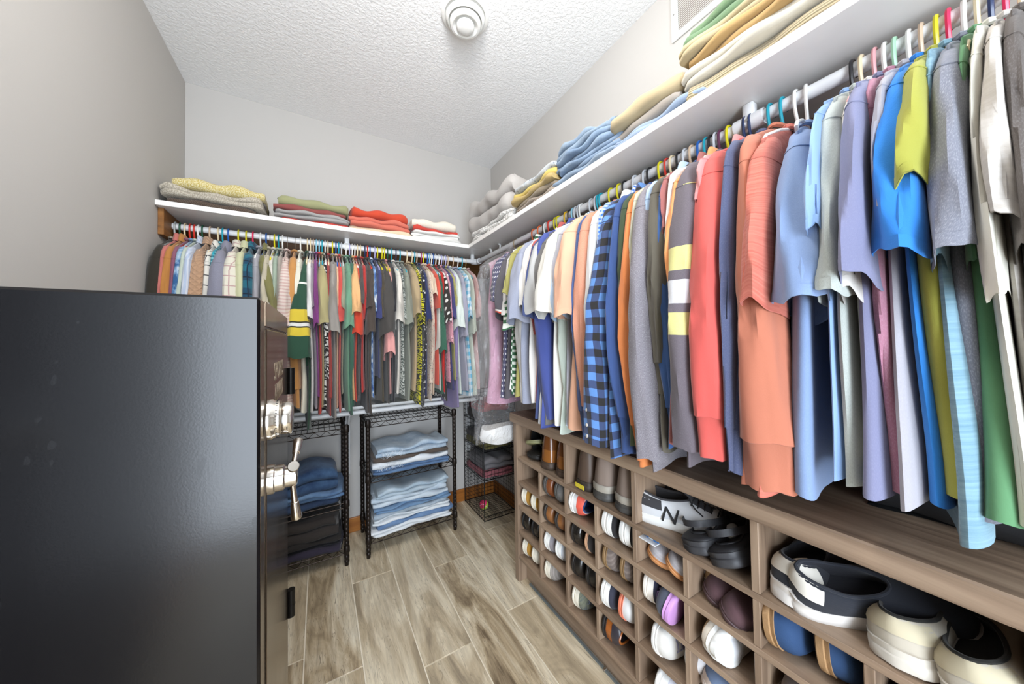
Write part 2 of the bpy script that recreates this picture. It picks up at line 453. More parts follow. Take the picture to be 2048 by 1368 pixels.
# ------------------------------------------------------------------ air grille high on the side wall, round ceiling vent, ceiling lamp
t = thing('wall_vent', 'white slatted air return grille high on the side wall', 'vent', (XR - 0.0005, 0.733, 2.296))
vw, vh = 0.36, 0.20
for nm, a in (('frame_side', (-0.008, 0, -0.026, 0, 0, vh)), ('frame_side', (-0.008, 0, -vw, -vw + 0.026, 0, vh)), ('frame_rail', (-0.008, 0, -vw + .0265, -0.0265, 0, 0.026)), ('frame_rail', (-0.008, 0, -vw + .0265, -0.0265, vh - 0.026, vh))):
    m = MB(); m.box(*a, 0.002); m.build(nm, M_WHITEP, t, smooth=False)
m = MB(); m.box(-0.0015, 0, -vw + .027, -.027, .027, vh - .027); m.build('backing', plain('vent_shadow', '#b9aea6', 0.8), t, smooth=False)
first = None
for i in range(20):
    z = 0.0295 + i * 0.0073
    if first is None:
        m = MB(); m.add([(-0.006, -vw + .027, 0), (-0.006, -.027, 0), (-0.0012, -.027, 0.0052), (-0.0012, -vw + .027, 0.0052), (-0.0068, -vw + .027, 0.0008), (-0.0068, -.027, 0.0008), (-0.002, -.027, 0.006), (-0.002, -vw + .027, 0.006)],
                        [(0, 1, 2, 3), (7, 6, 5, 4), (0, 4, 5, 1), (1, 5, 6, 2), (2, 6, 7, 3), (3, 7, 4, 0)])
        first = m.build('slat', M_WHITEP, t, smooth=False); first.location = (0, 0, z)
    else:
        c = first.copy(); COL.objects.link(c); c.parent = t; c.location = (0, 0, z)
for y, z in ((-0.013, 0.10), (-vw + 0.013, 0.10)):
    m = MB(); m.lathe([(0.0035, -0.0095), (0.0035, -0.0075)], 0, 0, 10, axis='x'); s_ = m.build('screw', M_CHROME_, t); s_.location = (0, y, z)

t = thing('ceiling_vent', 'round white ceiling vent with stepped rings and a centre knob', 'vent', (0.528, 1.232, H))
m = MB(); m.lathe([(0.098, -0.0005), (0.098, -0.006), (0.092, -0.010), (0.084, -0.010), (0.080, -0.004), (0.03, -0.004)], seg=48); m.build('flange', M_WHITEP, t)
m = MB(); m.lathe([(0.080, -0.018), (0.076, -0.030), (0.070, -0.034), (0.062, -0.022), (0.058, -0.010), (0.07, -0.008)], seg=48); m.build('outer_ring', M_WHITEP, t)
m = MB(); m.lathe([(0.064, -0.036), (0.061, -0.048), (0.052, -0.050), (0.040, -0.040), (0.036, -0.020), (0.05, -0.014)], seg=48); m.build('inner_ring', M_WHITEP, t)
m = MB(); m.lathe([(0.02, -0.004), (0.02, -0.03), (0.036, -0.046), (0.035, -0.056), (0.028, -0.0615), (0.012, -0.0635), (0.0005, -0.064)], seg=40); m.build('knob', M_WHITEP, t)

t = thing('ceiling_lamp', 'flush white ceiling lamp base above the middle of the closet', 'lamp', (0.24, 0.56, H))
m = MB(); m.lathe([(0.12, -0.0005), (0.12, -0.02), (0.105, -0.028), (0.03, -0.03), (0.03, -0.075), (0.0005, -0.075)], seg=40); m.build('base', M_WHITEP, t)

# ------------------------------------------------------------------ gun safe
def safe_paint():
    t = NT('matte_black_powder_coat'); v = t.coord('Object')
    n1 = t.noise(v, 420.0, 2.0)
    sm = t.noise(t.mapping(v, (5, 5, 3)), 1.6, 4.0, 0.6)
    t.bump(n1, 0.07, 0.0005)
    r = t.math('MULTIPLY_ADD', t.math('GREATER_THAN', sm, 0.63), 0.07, 0.19)
    return t.fin(lin('#0b0a0c'), r, 0.0, 0.32)
def safe_gloss():
    t = NT('gloss_bronze_enamel'); v = t.coord('Object')
    f = t.noise(t.mapping(v, (60, 8, 8)), 1.0, 2.0)
    return t.fin(lin('#6b5c4c'), t.math('MULTIPLY_ADD', f, 0.10, 0.12), 0.85, 0.8)
M_SAFE, M_GLOSS = safe_paint(), safe_gloss()
M_CHROME = plain('brushed_chrome', '#d9d4cc', 0.16, 1.0)
M_BLACKM = plain('black_metal', '#191817', 0.35, 0.6)
M_DARKGAP = plain('dark_gap', '#0c0b0b', 0.8)
SX0, SX1, SY0, SY1, SZ1 = -0.583, -0.0775, 0.62, 1.09, 1.241
t = thing('gun_safe', 'black steel gun safe with chrome dial and three-spoke handle against the left wall', 'safe', (0, 0, 0))
boxobj('body', M_SAFE, SX0, SX1, SY0, SY1, 0, SZ1, t, b=0.0035)
fr = MB()
for a in ((SX1 + .0002, -0.0765, SY0 + .004, 0.668, 0.001, SZ1 - .004), (SX1 + .0002, -0.075, 1.066, SY1 - .001, 0.001, SZ1 - .001), (SX1 + .0002, -0.075, 0.668, 1.066, 1.199, SZ1 - .001), (SX1 + .0002, -0.075, 0.668, 1.066, 0.001, 0.05)):
    fr.box(*a, 0.0008)
fr.build('door_frame', M_GLOSS, t, smooth=False)
door = boxobj('door', M_GLOSS, SX1 + .0002, -0.0745, 0.6725, 1.0615, 0.0545, 1.1945, t, b=0.002)
fc = bpy.data.curves.new('lettering', 'FONT'); fc.body = 'SPORTS\nAFIELD'; fc.size = 0.05; fc.space_line = 0.86; fc.extrude = 0.0004; fc.align_x = 'CENTER'
fc.materials.append(plain('pale_lettering', '#8f806c', 0.5))
fo = text_mesh(fc, door)
fo.matrix_world = Matrix(((0, 0, 1, -0.0743), (1, 0, 0, 0.865), (0, 1, 0, 1.098), (0, 0, 0, 1))) @ Matrix.Diagonal((1.05, 1.0, 1, 1))
m = MB(); m.box(-0.0745, -0.0742, 0.78, 0.95, 1.088, 1.0895, .0001); m.box(-0.0745, -0.0742, 0.78, 0.95, 1.036, 1.0375, .0001); m.box(-0.0745, -0.0742, 0.81, 0.92, 1.022, 1.0228, .0001)
m.build('lettering_rule', fc.materials[0], door, smooth=False)
# combination dial
dl = MB(); dl.lathe([(0.034, -0.0745), (0.034, -0.068), (0.0315, -0.065), (0.0315, -0.058), (0.026, -0.0575)], 0.69, 1.041, 40, axis='x'); dial = dl.build('dial', M_CHROME, t)
dl = MB(); dl.lathe([(0.026, -0.0578), (0.0275, -0.056), (0.0275, -0.042), (0.025, -0.0395), (0.0005, -0.0385)], 0.69, 1.041, 40, axis='x'); dl.build('dial_knob', M_CHROME, dial)
tk = MB()
for k in range(40):
    a = k * TAU / 40; c, s_ = math.cos(a), math.sin(a)
    tk.tube([(-0.0628, .69 + .0318 * c, 1.041 + .0318 * s_), (-0.0602, .69 + .0318 * c, 1.041 + .0318 * s_)], 0.0004, 4)
tk.build('dial_mark', M_DARKGAP, dial)
hb = MB(); hb.lathe([(0.024, -0.0745), (0.024, -0.066), (0.0215, -0.0645), (0.0215, -0.053), (0.018, -0.0505), (0.018, -0.035), (0.0155, -0.033), (0.0005, -0.032)], 0.69, 0.94, 36, axis='x')
hub = hb.build('handle_hub', M_CHROME, t)
for a in (32, 152, 276):
    c, s_ = math.cos(math.radians(a)), math.sin(math.radians(a))
    P = [(-0.041 + .006 * q, .69 + (0.010 + 0.070 * q) * c, 0.94 + (0.010 + 0.070 * q) * s_) for q in (0, .3, .55, .56, .6, .8, .97, 1.0)]
    m = MB(); m.tube(P, [0.0042, 0.0045, 0.005, 0.0062, 0.0064, 0.0075, 0.0085, 0.0075], 14); m.build('spoke', M_CHROME, hub)
for z0 in (1.030, 0.425):
    m = MB(); m.tube([(-0.068, SY1 + .004, z0), (-0.068, SY1 + .004, z0 + .034), (-0.068, SY1 + .004, z0 + .072)], 0.0095, 14)
    m.tube([(-0.068, SY1 + .004, z0 + .030), (-0.068, SY1 + .004, z0 + .033)], 0.0102, 14); m.build('hinge', M_BLACKM, t)

# ------------------------------------------------------------------ wire shelving racks
M_WIRE = plain('dark_bronze_wire', '#2b2420', 0.35, 0.7)
M_POST = plain('dark_bronze_post', '#2a231f', 0.38, 0.6)
def wire_rack(x0, x1, y0, y1, zs, hgt, label):
    t = thing('wire_rack', label, 'rack', (x0, y0, 0), None, 'wire racks under the low shelf')
    w, d = x1 - x0, y1 - y0
    prof = [(0, 0.0), (0, 0.012)]
    pm = MB(); R = [(0.0085, 0.0), (0.010, 0.002), (0.010, 0.016), (0.0115, 0.018), (0.0115, 0.022)]
    z = 0.03
    while z < hgt - 0.01:
        R += [(0.0115, z), (0.0104, z + .001), (0.0104, z + .0025), (0.0115, z + .0035)]; z += 0.024
    R += [(0.0115, hgt - 0.004), (0.009, hgt), (0.0005, hgt)]
    pm.lathe(R, 0, 0, 14); p0 = pm.build('post', M_POST, t)
    for k, (x, y) in enumerate(((0, 0), (w, 0), (0, d), (w, d))):
        o = p0 if k == 0 else p0.copy()
        if k: COL.objects.link(o); o.parent = t
        o.location = (x, y, 0)
        for z in zs:
            c = MB(); c.lathe([(0.0125, z - 0.022), (0.0155, z - 0.018), (0.0145, z + 0.012), (0.0122, z + 0.016)], x, y, 14); c.build('collar', M_POST, t)
    for z in zs:
        m = MB()
        for zz in (z, z - 0.026):
            m.tube([(0, 0, zz), (w / 2, 0, zz), (w, 0, zz)], 0.0026, 6); m.tube([(0, d, zz), (w / 2, d, zz), (w, d, zz)], 0.0026, 6)
            m.tube([(0, 0, zz), (0, d / 2, zz), (0, d, zz)], 0.0026, 6); m.tube([(w, 0, zz), (w, d / 2, zz), (w, d, zz)], 0.0026, 6)
        n = 18
        for y in (0, d):
            m.tube([(0.012 + (w - .024) * i / n, y, z - (0.0015 if i % 2 else 0.0245)) for i in range(n + 1)], 0.0016, 5)
        n = 10
        for x in (0, w):
            m.tube([(x, 0.012 + (d - .024) * i / n, z - (0.0015 if i % 2 else 0.0245)) for i in range(n + 1)], 0.0016, 5)
        for i in range(1, 20):
            x = w * i / 20; m.tube([(x, 0, z + .002), (x, d / 2, z + .002), (x, d, z + .002)], 0.0015, 5)
        for i in (1, 2): m.tube([(0, d * i / 3, z - .001), (w / 2, d * i / 3, z - .001), (w, d * i / 3, z - .001)], 0.0022, 5)
        m.build('wire_shelf', M_WIRE, t)
    return t
RZ = (0.098, 0.425, 0.728)
wire_rack(0.228, 0.722, 1.945, 2.225, RZ, 0.745, 'dark wire rack of pale blue jeans in the middle of the back wall')
wire_rack(-0.380, 0.122, 1.945, 2.225, (0.088, 0.325, 0.715), 0.735, 'dark wire rack of dark trousers behind the gun safe')

# ------------------------------------------------------------------ wire basket tower in the corner
M_GRID = plain('black_grid_wire', '#17181a', 0.45, 0.4)
bx0, bx1, by0, by1 = 0.912, 1.150, 1.92, 2.245
t = thing('basket_tower', 'black wire grid basket tower in the closet corner beside the shoe cabinet', 'basket', (0, 0, 0))
BZ = (0.006, 0.262, 0.445, 0.625)
def grid(m, p, u, v, nu, nv, r=0.0011):
    p, u, v = map(np.array, (p, u, v))
    for i in range(nu + 1): a = p + u * i / nu; m.tube([a, a + v / 2, a + v], r if 0 < i < nu else r * 2.2, 4)
    for j in range(nv + 1): a = p + v * j / nv; m.tube([a, a + u / 2, a + u], r if 0 < j < nv else r * 2.2, 4)
bw, bd = bx1 - bx0, by1 - by0
for k, z in enumerate(BZ):
    m = MB(); grid(m, (bx0, by0, z), (bw, 0, 0), (0, bd, 0), 9, 13)
    zl = 0.024 if k == 0 else 0.06
    grid(m, (bx0, by0, z), (bw, 0, 0), (0, 0, zl), 9, 1 if k == 0 else 2)
    o = m.build('tray', M_GRID, t)
hz = 0.80
m = MB(); grid(m, (bx0, by0, 0.006), (0, bd, 0), (0, 0, hz), 13, 30); m.build('side_panel', M_GRID, t)
m = MB(); grid(m, (bx1, by0, 0.006), (0, bd, 0), (0, 0, hz), 13, 30); m.build('side_panel', M_GRID, t)
m = MB(); grid(m, (bx0, by1, 0.006), (bw, 0, 0), (0, 0, hz), 9, 30); m.build('back_panel', M_GRID, t)
for x, y in ((bx0, by0), (bx1, by0), (bx0, by1), (bx1, by1)):
    m = MB(); m.tube([(x, y, 0.002), (x, y, .4), (x, y, hz + .006)], 0.003, 6); m.build('corner_post', M_GRID, t)

# ball on the bottom tray
def ballmat():
    t = NT('ball_felt'); v = t.coord('Object'); s = t.n('ShaderNodeSeparateXYZ'); t.l(v, s.inputs[0])
    f = t.math('ADD', t.math('MULTIPLY', s.outputs[0], -1.0), t.math('MULTIPLY', s.outputs[2], 0.9))
    c = t.mix(t.math('GREATER_THAN', f, 0.006), lin('#a9c443'), lin('#d23a63'))
    t.bump(t.noise(v, 500, 2), 0.5, 0.001)
    return t.fin(c, 0.9)
th = thing('tennis_ball', 'green and pink tennis ball on the bottom basket tray', 'ball', (0.975, 2.06, 0.0385))
m = MB(); m.lathe([(0.0005, -.031)] + [(.031 * math.sin(a), -.031 * math.cos(a)) for a in np.linspace(.15, math.pi - .15, 14)] + [(0.0005, .031)], seg=24); bl = m.build('felt', ballmat(), th)
m = MB(); m.tube([(.0312 * math.cos(a) * math.cos(.5 * math.sin(2 * a)), .0312 * math.sin(a) * math.cos(.5 * math.sin(2 * a)), .0312 * math.sin(.5 * math.sin(2 * a))) for a in np.linspace(0, TAU, 40, endpoint=False)], 0.0009, 5, closed=True); m.build('seam', M_WHITEP, th)

# ------------------------------------------------------------------ shoe cabinet
C1, C2, C3 = '#6d5a4a', '#99826d', '#b59e86'
M_CY = wood('grey_walnut_long', C1, C2, C3, 'y', 0.55, 0.45)
M_CZ = wood('grey_walnut_upright', C1, C2, C3, 'z', 0.55, 0.45)
M_CX = wood('grey_walnut_deep', C1, C2, C3, 'x', 0.55, 0.45)
CX, CB = 0.831, 1.168
CYL, CYR = 1.397, 0.016
cab = thing('shoe_cabinet', 'long grey-brown wood shoe cabinet with cubbies under the side rod', 'cabinet', (0, 0, 0))
boxobj('side_panel', M_CZ, CX - 0.004, CB, CYL - 0.030, CYL, 0, 0.765, cab)
boxobj('side_panel', M_CZ, CX - 0.004, CB, CYR - 0.025, CYR, 0, 0.765, cab)
boxobj('top_board', M_CY, CX - 0.018, CB, CYR - 0.035, CYL + 0.014, 0.7655, 0.810, cab, b=0.004)
boxobj('back_panel', M_CY, CB - 0.006, CB, CYR, CYL - 0.03, 0.1, 0.765, cab)
boxobj('plinth', M_CY, CX + 0.043, CX + 0.059, CYR, CYL - 0.0305, 0, 0.1095, cab)
LV = (0.600, 0.482, 0.366, 0.245, 0.125)
for z in LV: boxobj('shelf_board', M_CY, CX, CB - 0.0065, CYR + .0005, CYL - 0.0305, z - 0.015, z, cab)
TD = [1.0115, 0.686, 0.361]
for y in TD: boxobj('divider', M_CZ, CX + 0.001, CB - 0.0065, y - 0.0085, y + 0.0085, 0.6005, 0.765, cab)
y_in = CYL - 0.03
colY = [y_in]; 
for a, b in ((y_in, TD[0]), (TD[0], TD[1]), (TD[1], TD[2]), (TD[2], CYR)):
    colY += [(a + b) / 2, b]
for c in range(1, 8):
    y = colY[c]
    for a, b in zip(LV[:-1], LV[1:]):
        boxobj('divider', M_CZ, CX + 0.001, CB - 0.0065, y - 0.0075, y + 0.0075, b + .0005, a - 0.0155, cab)
# thin grey strip lying on the tiles along the cabinet
strip = thing('floor_strip', 'thin grey metal strip lying on the tiles along the shoe cabinet', 'strip', (0, 0, 0))
m = MB(); m.box(0.858, 0.869, 0.35, 1.325, 0.0003, 0.008, .002); m.build('rail', plain('grey_metal_strip', '#8d979a', 0.35, 0.6), strip, smooth=False)
m = MB(); m.box(0.8565, 0.8705, 0.845, 0.855, 0.0003, 0.0095, .001); m.build('joint', M_CHROME_, strip, smooth=False)

# ------------------------------------------------------------------ hanging clothes
def sm(a, b, x):
    t = np.clip((x - a) / (b - a), 0, 1); return t * t * (3 - 2 * t)

def drape(y, z, s):
    """one slow wave field shared by neighbouring clothes, so that they hang along each other"""
    k = np.clip(-z * 1.4, 0, 1)
    return k * (0.009 * np.sin(8.5 * y + 3.1 * z + 9 * s) + 0.006 * np.sin(17 * y - 6 * z + 14 * s + 1.3))

def sup(c, e): return np.sign(c) * np.abs(c) ** e

# a tubular plastic hanger; all share one mesh, each carries its own colour
def hanger_mesh(wire):
    m = MB(); r = 0.0014 if wire else 0.0034
    R0 = 0.0150 + r
    P = [(0, R0 * math.cos(a), R0 * math.sin(a)) for a in np.linspace(-0.35, math.pi, 12)]
    P += [(0, -R0, -0.012), (0, -R0 + .002, -0.026), (0, -0.010, -0.042), (0, -0.002, -0.054), (0, 0, -0.066), (0, 0, -0.076)]
    m.tube(P, r, 7)
    tri = [(0, 0, -.074), (0, -.03, -.080), (0, -.10, -.104), (0, -.165, -.136), (0, -.178, -.150), (0, -.168, -.158), (0, -.08, -.159), (0, 0, -.159), (0, .08, -.159), (0, .168, -.158), (0, .178, -.150), (0, .165, -.136), (0, .10, -.104), (0, .03, -.080)]
    m.tube(tri, r, 6, closed=True)
    return m
_hm = {}
HCOL = {'white': '#eeece6', 'cream': '#e6d3ae', 'beige': '#cfb59a', 'sky blue': '#8fc9dc', 'turquoise': '#1d9fb3', 'teal': '#0f8391', 'blue': '#1f5fb0', 'navy': '#27365c', 'yellow': '#ddd21f', 'mustard': '#e2b21c', 'red': '#d2392e',
        'hot pink': '#e62f5c', 'pink': '#e3a3a6', 'magenta': '#a5355f', 'plum': '#5f2f4c', 'dark green': '#1f5a41', 'mint': '#a9d8b5', 'black': '#222124', 'orange': '#e06c3a', 'pale grey': '#c9ccd0', 'lavender': '#b3aed6', 'steel wire': '#b5ab9d', 'black wire': '#262321', 'gold wire': '#b99a5a'}
def hanger(color, world, sn, group, x=0.0, rot=0.0):
    wire = 'wire' in color
    if wire not in _hm:
        o = hanger_mesh(wire).build('clothes_hanger', plain('hanger_base', '#eeeeee', 0.35)); _hm[wire] = o.data
    else:
        o = bpy.data.objects.new('clothes_hanger', _hm[wire]); COL.objects.link(o)
    o.material_slots[0].link = 'OBJECT'
    o.material_slots[0].material = plain('hanger_' + color.replace(' ', '_'), HCOL[color], 0.28 if not wire else 0.3, 0.9 if wire else 0.0)
    o.matrix_world = world
    put(o, f"{color if wire else color + ' plastic'} hanger holding the {sn}", 'hanger', group)
    return o

NECK, SHZ = -0.072, -0.135
def garment(rodname, s, th, g, prev):
    """g: dict - sn, name, cat, mat, sleeve kind, lengths; s = place along the rod, th = half thickness"""
    rng = random.Random(g['sn'])
    if rodname == 'back':
        world = Matrix.Translation((s, RODY, RODZ)) @ Matrix.Rotation(g.get('rot', 0), 4, 'Z'); grp = 'clothes on the back rod'
    else:
        world = Matrix.Translation((RODX, s, RODZ)) @ Matrix.Rotation(-math.pi / 2 + g.get('rot', 0), 4, 'Z'); grp = 'clothes on the side rod'
    fs = s if rodname == 'back' else -s
    hem = g['hem']; W_ = g.get('w', 0.185 if rodname == 'back' else 0.20) + random.Random(g['sn'] + 'w').uniform(-.010, .010); mat = g['mat']
    hh = 'hangers on the back rod' if rodname == 'back' else 'hangers on the side rod'
    if g.get('hanger'): hanger(g['hanger'], world, g['sn'], hh)
    lab = f"{g['sn']} on the {rodname} rod" + (f" beside the {prev}" if prev else '')
    t = thing(g['name'], lab, g['cat'], group=grp); t.matrix_world = Matrix.Translation((0, 0, -g.get('drop', 0))) @ world
    ph = [rng.uniform(0, TAU) for _ in range(6)]
    tb = rng.uniform(.15, .8) if rodname == 'back' else rng.uniform(.4, 1.7)
    tb = g.get('tb', tb); bl = g.get('bl', 0.0)
    oz = rng.uniform(.006, .034)
    far = 0.17 if rodname == 'back' else 0.195
    # ---- body
    zz = np.concatenate([np.linspace(NECK, SHZ, 6), np.linspace(SHZ - 0.02, hem, 16)])
    nc = 36
    a = np.arange(nc) * TAU / nc
    R = np.zeros((len(zz), nc, 3))
    for i, z in enumerate(zz):
        k = (z - NECK) / (hem - NECK)
        if z >= SHZ: w = 0.052 + (W_ - 0.012 - 0.052) * ((NECK - z) / (NECK - SHZ)) ** 0.85
        else: w = W_ - 0.012 + g.get('flare', 0.02) * k - 0.012 * math.sin(min(1, k * 3) * math.pi)
        ya = sup(np.cos(a), 0.80) * w
        ya = np.where(ya > far, far + (ya - far) * .2, ya)
        ya = ya + np.where(ya < 0, -0.010 * math.sin(3.1 * k * 2 + ph[0]) * k, 0)
        tt = th * (0.55 + 0.45 * min(1, k * 4)) * (1 + tb * k)
        edge = np.sqrt(np.maximum(0, 1 - (np.abs(ya) / (w + 1e-6)) ** 4))
        xa = sup(np.sin(a), 0.62) * tt * (0.80 + 0.20 * edge)
        fold = drape(ya, z, fs) + k * th * 0.9 * np.sin(26 * ya + ph[1] + 2.2 * z) * np.exp(-((ya + 0.05) / 0.3) ** 2)
        xa = xa + fold + bl * k * k
        R[i, :, 0] = xa; R[i, :, 1] = ya
        R[i, :, 2] = z + (0.004 * np.sin(3 * a + ph[2]) + 0.004 * np.sin(27 * ya + ph[3])) * k ** 3 - 0.02 * k ** 4 * np.clip(-ya / w, -1, 1) * g.get('hemtilt', 0.0)
    m = MB(); m.loft(R, capA=False)
    inner = R[::-1][:8].copy(); inner[:, :, 0] = inner[:, :, 0].mean(axis=1, keepdims=True) + (inner[:, :, 0] - inner[:, :, 0].mean(axis=1, keepdims=True)) * 0.8; inner[:, :, 1] *= 0.985
    m.loft(np.concatenate([R[-1:], inner]))
    # far sleeve, lying against the wall side of the body
    if g['sl'] != 'N':
        fl = 0.2 if g['sl'] == 'S' else 0.5
        Q = []
        for q in np.linspace(0, 1, 6):
            aa = np.arange(12) * TAU / 12
            Q.append(np.stack([np.cos(aa) * th * .8 + drape(.13, SHZ - q * fl, fs), 0.125 + np.sin(aa) * 0.042 + 0.0 * q, np.full(12, SHZ - 0.02 - q * fl)], 1))
        m.loft(np.array(Q))
    body = m.build('body', mat, t)
    # hem band
    if g.get('rib'):
        b = MB(); RR = R[-3:].copy(); RR[:, :, 0] *= 1.0; cen = RR.mean(axis=1, keepdims=True); RR = cen + (RR - cen) * np.array([1.10, 1.012, 1.0]); RR[-1, :, 2] -= 0.002
        b.loft(RR); b.build('hem_band', g.get('ribmat', mat), t)
    # ---- neckline
    nb = g.get('neck', 'crew')
    if nb in ('crew', 'collar', 'hood'):
        aa = np.arange(24) * TAU / 24
        wy = 0.062; wx = min(0.02, th * 1.3 + 0.004)
        P = np.stack([wx * np.sin(aa), wy * np.cos(aa), NECK - 0.004 + 0.010 * np.abs(np.cos(aa)) - 0.012 * np.sin(aa) * (1 if rodname == 'side' else -1) * 0 ], 1)
        m = MB()
        if nb == 'crew':
            m.tube(P, 0.0055, 6, closed=True); m.build('neckband', mat, t)
        elif nb == 'collar':
            Rr = np.stack([P + (0, 0, -.004), P * (1.05, 1.0, 1) + (0, 0, .022), P * (1.25, 1.05, 1) + (0, 0, .020), P * (1.5, 1.30, 1) + (0, 0, -.016)])
            m.loft(Rr); m.build('collar', mat, t)
        else:
            Rr = []
            for q in np.linspace(0, 1, 7):
                pp = P.copy(); pp[:, 1] = pp[:, 1] * (1 + .35 * math.sin(q * 3)) ; pp[:, 0] *= 1.2 + .8 * math.sin(q * 3); pp[:, 2] += 0.012 + -0.07 * q; Rr.append(pp)
            m.loft(np.array(Rr)); m.build('hood', mat, t)
    # ---- aisle-side sleeve
    if g['sl'] in 'SL':
        sa = g.get('sth', 0.02); end = g['send']; out = g.get('out', 0.03); lean = g.get('lean', 0.0)
        long = g['sl'] == 'L'
        n = 22 if long else 14
        nc2 = 26; aa = np.arange(nc2) * TAU / nc2
        rib = g.get('cuff', False)
        Q = []
        b0, b1 = 0.062, (0.046 if long else 0.070) * g.get('swide', 1.0)
        y0, y1 = -(W_ - 0.056), -(W_ + out - 0.045)
        z0 = SHZ - 0.006
        Lz = z0 - end
        for i in range(n):
            q = i / (n - 1)
            e = q ** 0.8
            cy = y0 + (y1 - y0) * math.sin(min(1, q * 1.25) * math.pi / 2)
            if long: cy += 0.018 * math.sin(q * math.pi * 1.15 + .2) * (1 if g.get('elbow', 1) else 0) * -1
            cz = z0 + 0.012 - (Lz + 0.012) * q
            grow = sm(0, 0.30 if not long else 0.14, q)
            b = (0.020 + (b0 - 0.020) * sm(-0.05, 0.16 if not long else 0.07, q)) if q < .3 else b0
            b = b + (b1 - b0) * q
            ax = min(sa, 0.010 + th) * (1 - grow) * 0.75 + sa * (grow * ((0.80 + 0.32 * q) if not long else (1.0 - 0.22 * q)))
            if g.get('sflare'): ax = 0.012 + (sa - 0.012) * q ** 0.9
            if rib and q > 0.93: ax *= 0.80; b *= 0.80
            cxx = drape(-0.2, cz, fs) + lean * q + (g.get('bend', 0) * math.sin(q * math.pi))
            X = sup(np.cos(aa), 0.85) * ax; Yp = sup(np.sin(aa), 0.85) * b
            w1 = 0.10 * math.sin(5 * q + ph[4]); 
            rip = 1 + (0.09 * np.sin(3 * aa + ph[4] + 4 * q) + 0.06 * np.sin(5 * aa + ph[5] - 7 * q) + 0.03 * np.sin(9 * aa + ph[2] + 11 * q)) * min(1, q * 2.5)
            if long: rip = rip + 0.05 * np.sin(7 * aa + 30 * q + ph[0]) * math.exp(-((q - .5) / .18) ** 2)
            X = X * rip + w1 * 0.05 * ax; Yp = Yp * rip
            Z = cz - oz * q * q * np.sin(aa) * (0.3 if long else 1) + (0.008 * np.sin(2 * aa + ph[3]) + 0.004 * np.sin(5 * aa + ph[1])) * q ** 3 * (0.35 if long else 1)
            Q.append(np.stack([cxx + X, cy + Yp, Z], 1))
        Q = np.array(Q)
        cap = Q[0].mean(axis=0) + (Q[0] - Q[0].mean(axis=0)) * 0.45 + (0, 0.01, 0.010)
        Q = np.concatenate([[cap], Q])
        m = MB()
        ncut = n + 1 - (2 if rib else 0)
        m.loft(Q[:ncut], capA=True, uv0=(0, 0))
        if not rib:
            last = Q[-1]; c_ = last.mean(axis=0)
            ins = [c_ + (last - c_) * f + (0, 0, dz) for f, dz in ((0.955, 0.001), (0.93, 0.02), (0.88, 0.05), (0.7, 0.10))]
            m.loft(np.array([last] + ins))
        slv = m.build('sleeve', g.get('smat', mat), t)
        cm = g.get('cuffmat', g.get('smat', mat))
        if rib:
            b = MB(); c0 = Q[ncut - 1]; c1 = Q[-1]
            cen0, cen1 = c0.mean(axis=0), c1.mean(axis=0)
            ring = [c0, cen0 + (c0 - cen0) * 0.90 + (0, 0, -.003), cen1 + (c1 - cen1) * 1.02 + (0, 0, -0.004), cen1 + (c1 - cen1) + (0, 0, -0.030), cen1 + (c1 - cen1) * .92 + (0, 0, -0.031), cen1 + (c1 - cen1) * .8 + (0, 0, .01)]
            b.loft(np.array(ring)); b.build('cuff', cm, slv)
        else:
            # stitched hem just above the opening
            c_ = Q[-2].mean(axis=0); f = 1.012
            r1 = Q[-1].mean(axis=0) + (Q[-1] - Q[-1].mean(axis=0)) * f + (0, 0, 0.0)
            r0 = r1 + (Q[-2] - Q[-1]) / max(1e-6, np.linalg.norm(Q[-2].mean(axis=0) - Q[-1].mean(axis=0))) * 0.02
            b = MB(); b.loft(np.array([r0 * 1.0, r0 + (r1 - r0) * .1, r1])); b.build('sleeve_hem', cm, slv)
        # shoulder seam
        k_ = 3 if not long else 3
        c_ = Q[k_].mean(axis=0)
        m = MB(); m.tube(c_ + (Q[k_] - c_) * 1.004, 0.0010, 4, closed=True); m.build('shoulder_seam', g.get('smat', mat), t)
        if g.get('buttons'):
            m = MB()
            for dz in (0.02, 0.05):
                c_ = Q[-1]; j = int(nc2 * 0.72); p = c_[j]
                m.lathe([(0.0055, -.002), (0.0055, 0.001), (0.003, 0.0018)], 0, 0, 10)
            for idx, dz in enumerate((0.022, 0.055, 0.10)):
                bb = MB(); bb.lathe([(0.005, -.001), (0.0052, 0.0008), (0.003, 0.0016)], 0, 0, 12)
                o = bb.build('button', plain('pale_button', '#d8cfc4', 0.3), slv)
                p = Q[-1][int(nc2 * .70)] + np.array([0, -0.001, dz]); nrm = p - (Q[-1].mean(axis=0) + np.array([0, 0, dz])); 
                o.matrix_local = Matrix.Translation(p) @ Vector(nrm).to_track_quat('Z', 'Y').to_matrix().to_4x4()
        if g.get('flag'):
            # grey flag patch on the sleeve: dark field and stripes
            m1 = MB(); m2 = MB()
            def patch(mb, j0, j1, i0, i1, f):
                c = Q.mean(axis=1)
                rows = []
                for q in np.linspace(i0, i1, 4):
                    lo = int(q); fr = q - lo
                    ring = Q[lo] * (1 - fr) + Q[min(lo + 1, len(Q) - 1)] * fr; cc = c[lo] * (1 - fr) + c[min(lo + 1, len(Q) - 1)] * fr
                    cols = []
                    for w in np.linspace(j0, j1, 6):
                        jl = int(w) % nc2; jf = w - int(w)
                        p = ring[jl] * (1 - jf) + ring[(jl + 1) % nc2] * jf
                        cols.append(cc + (p - cc) * f)
                    rows.append(cols)
                mb.loft(np.array(rows), closed=False)
            for k in range(7): patch(m1, 15.5, 22.5, 8.0 + k * .75, 8.38 + k * .75, 1.02)
            patch(m2, 15.5, 18.6, 8.0, 10.6, 1.028)
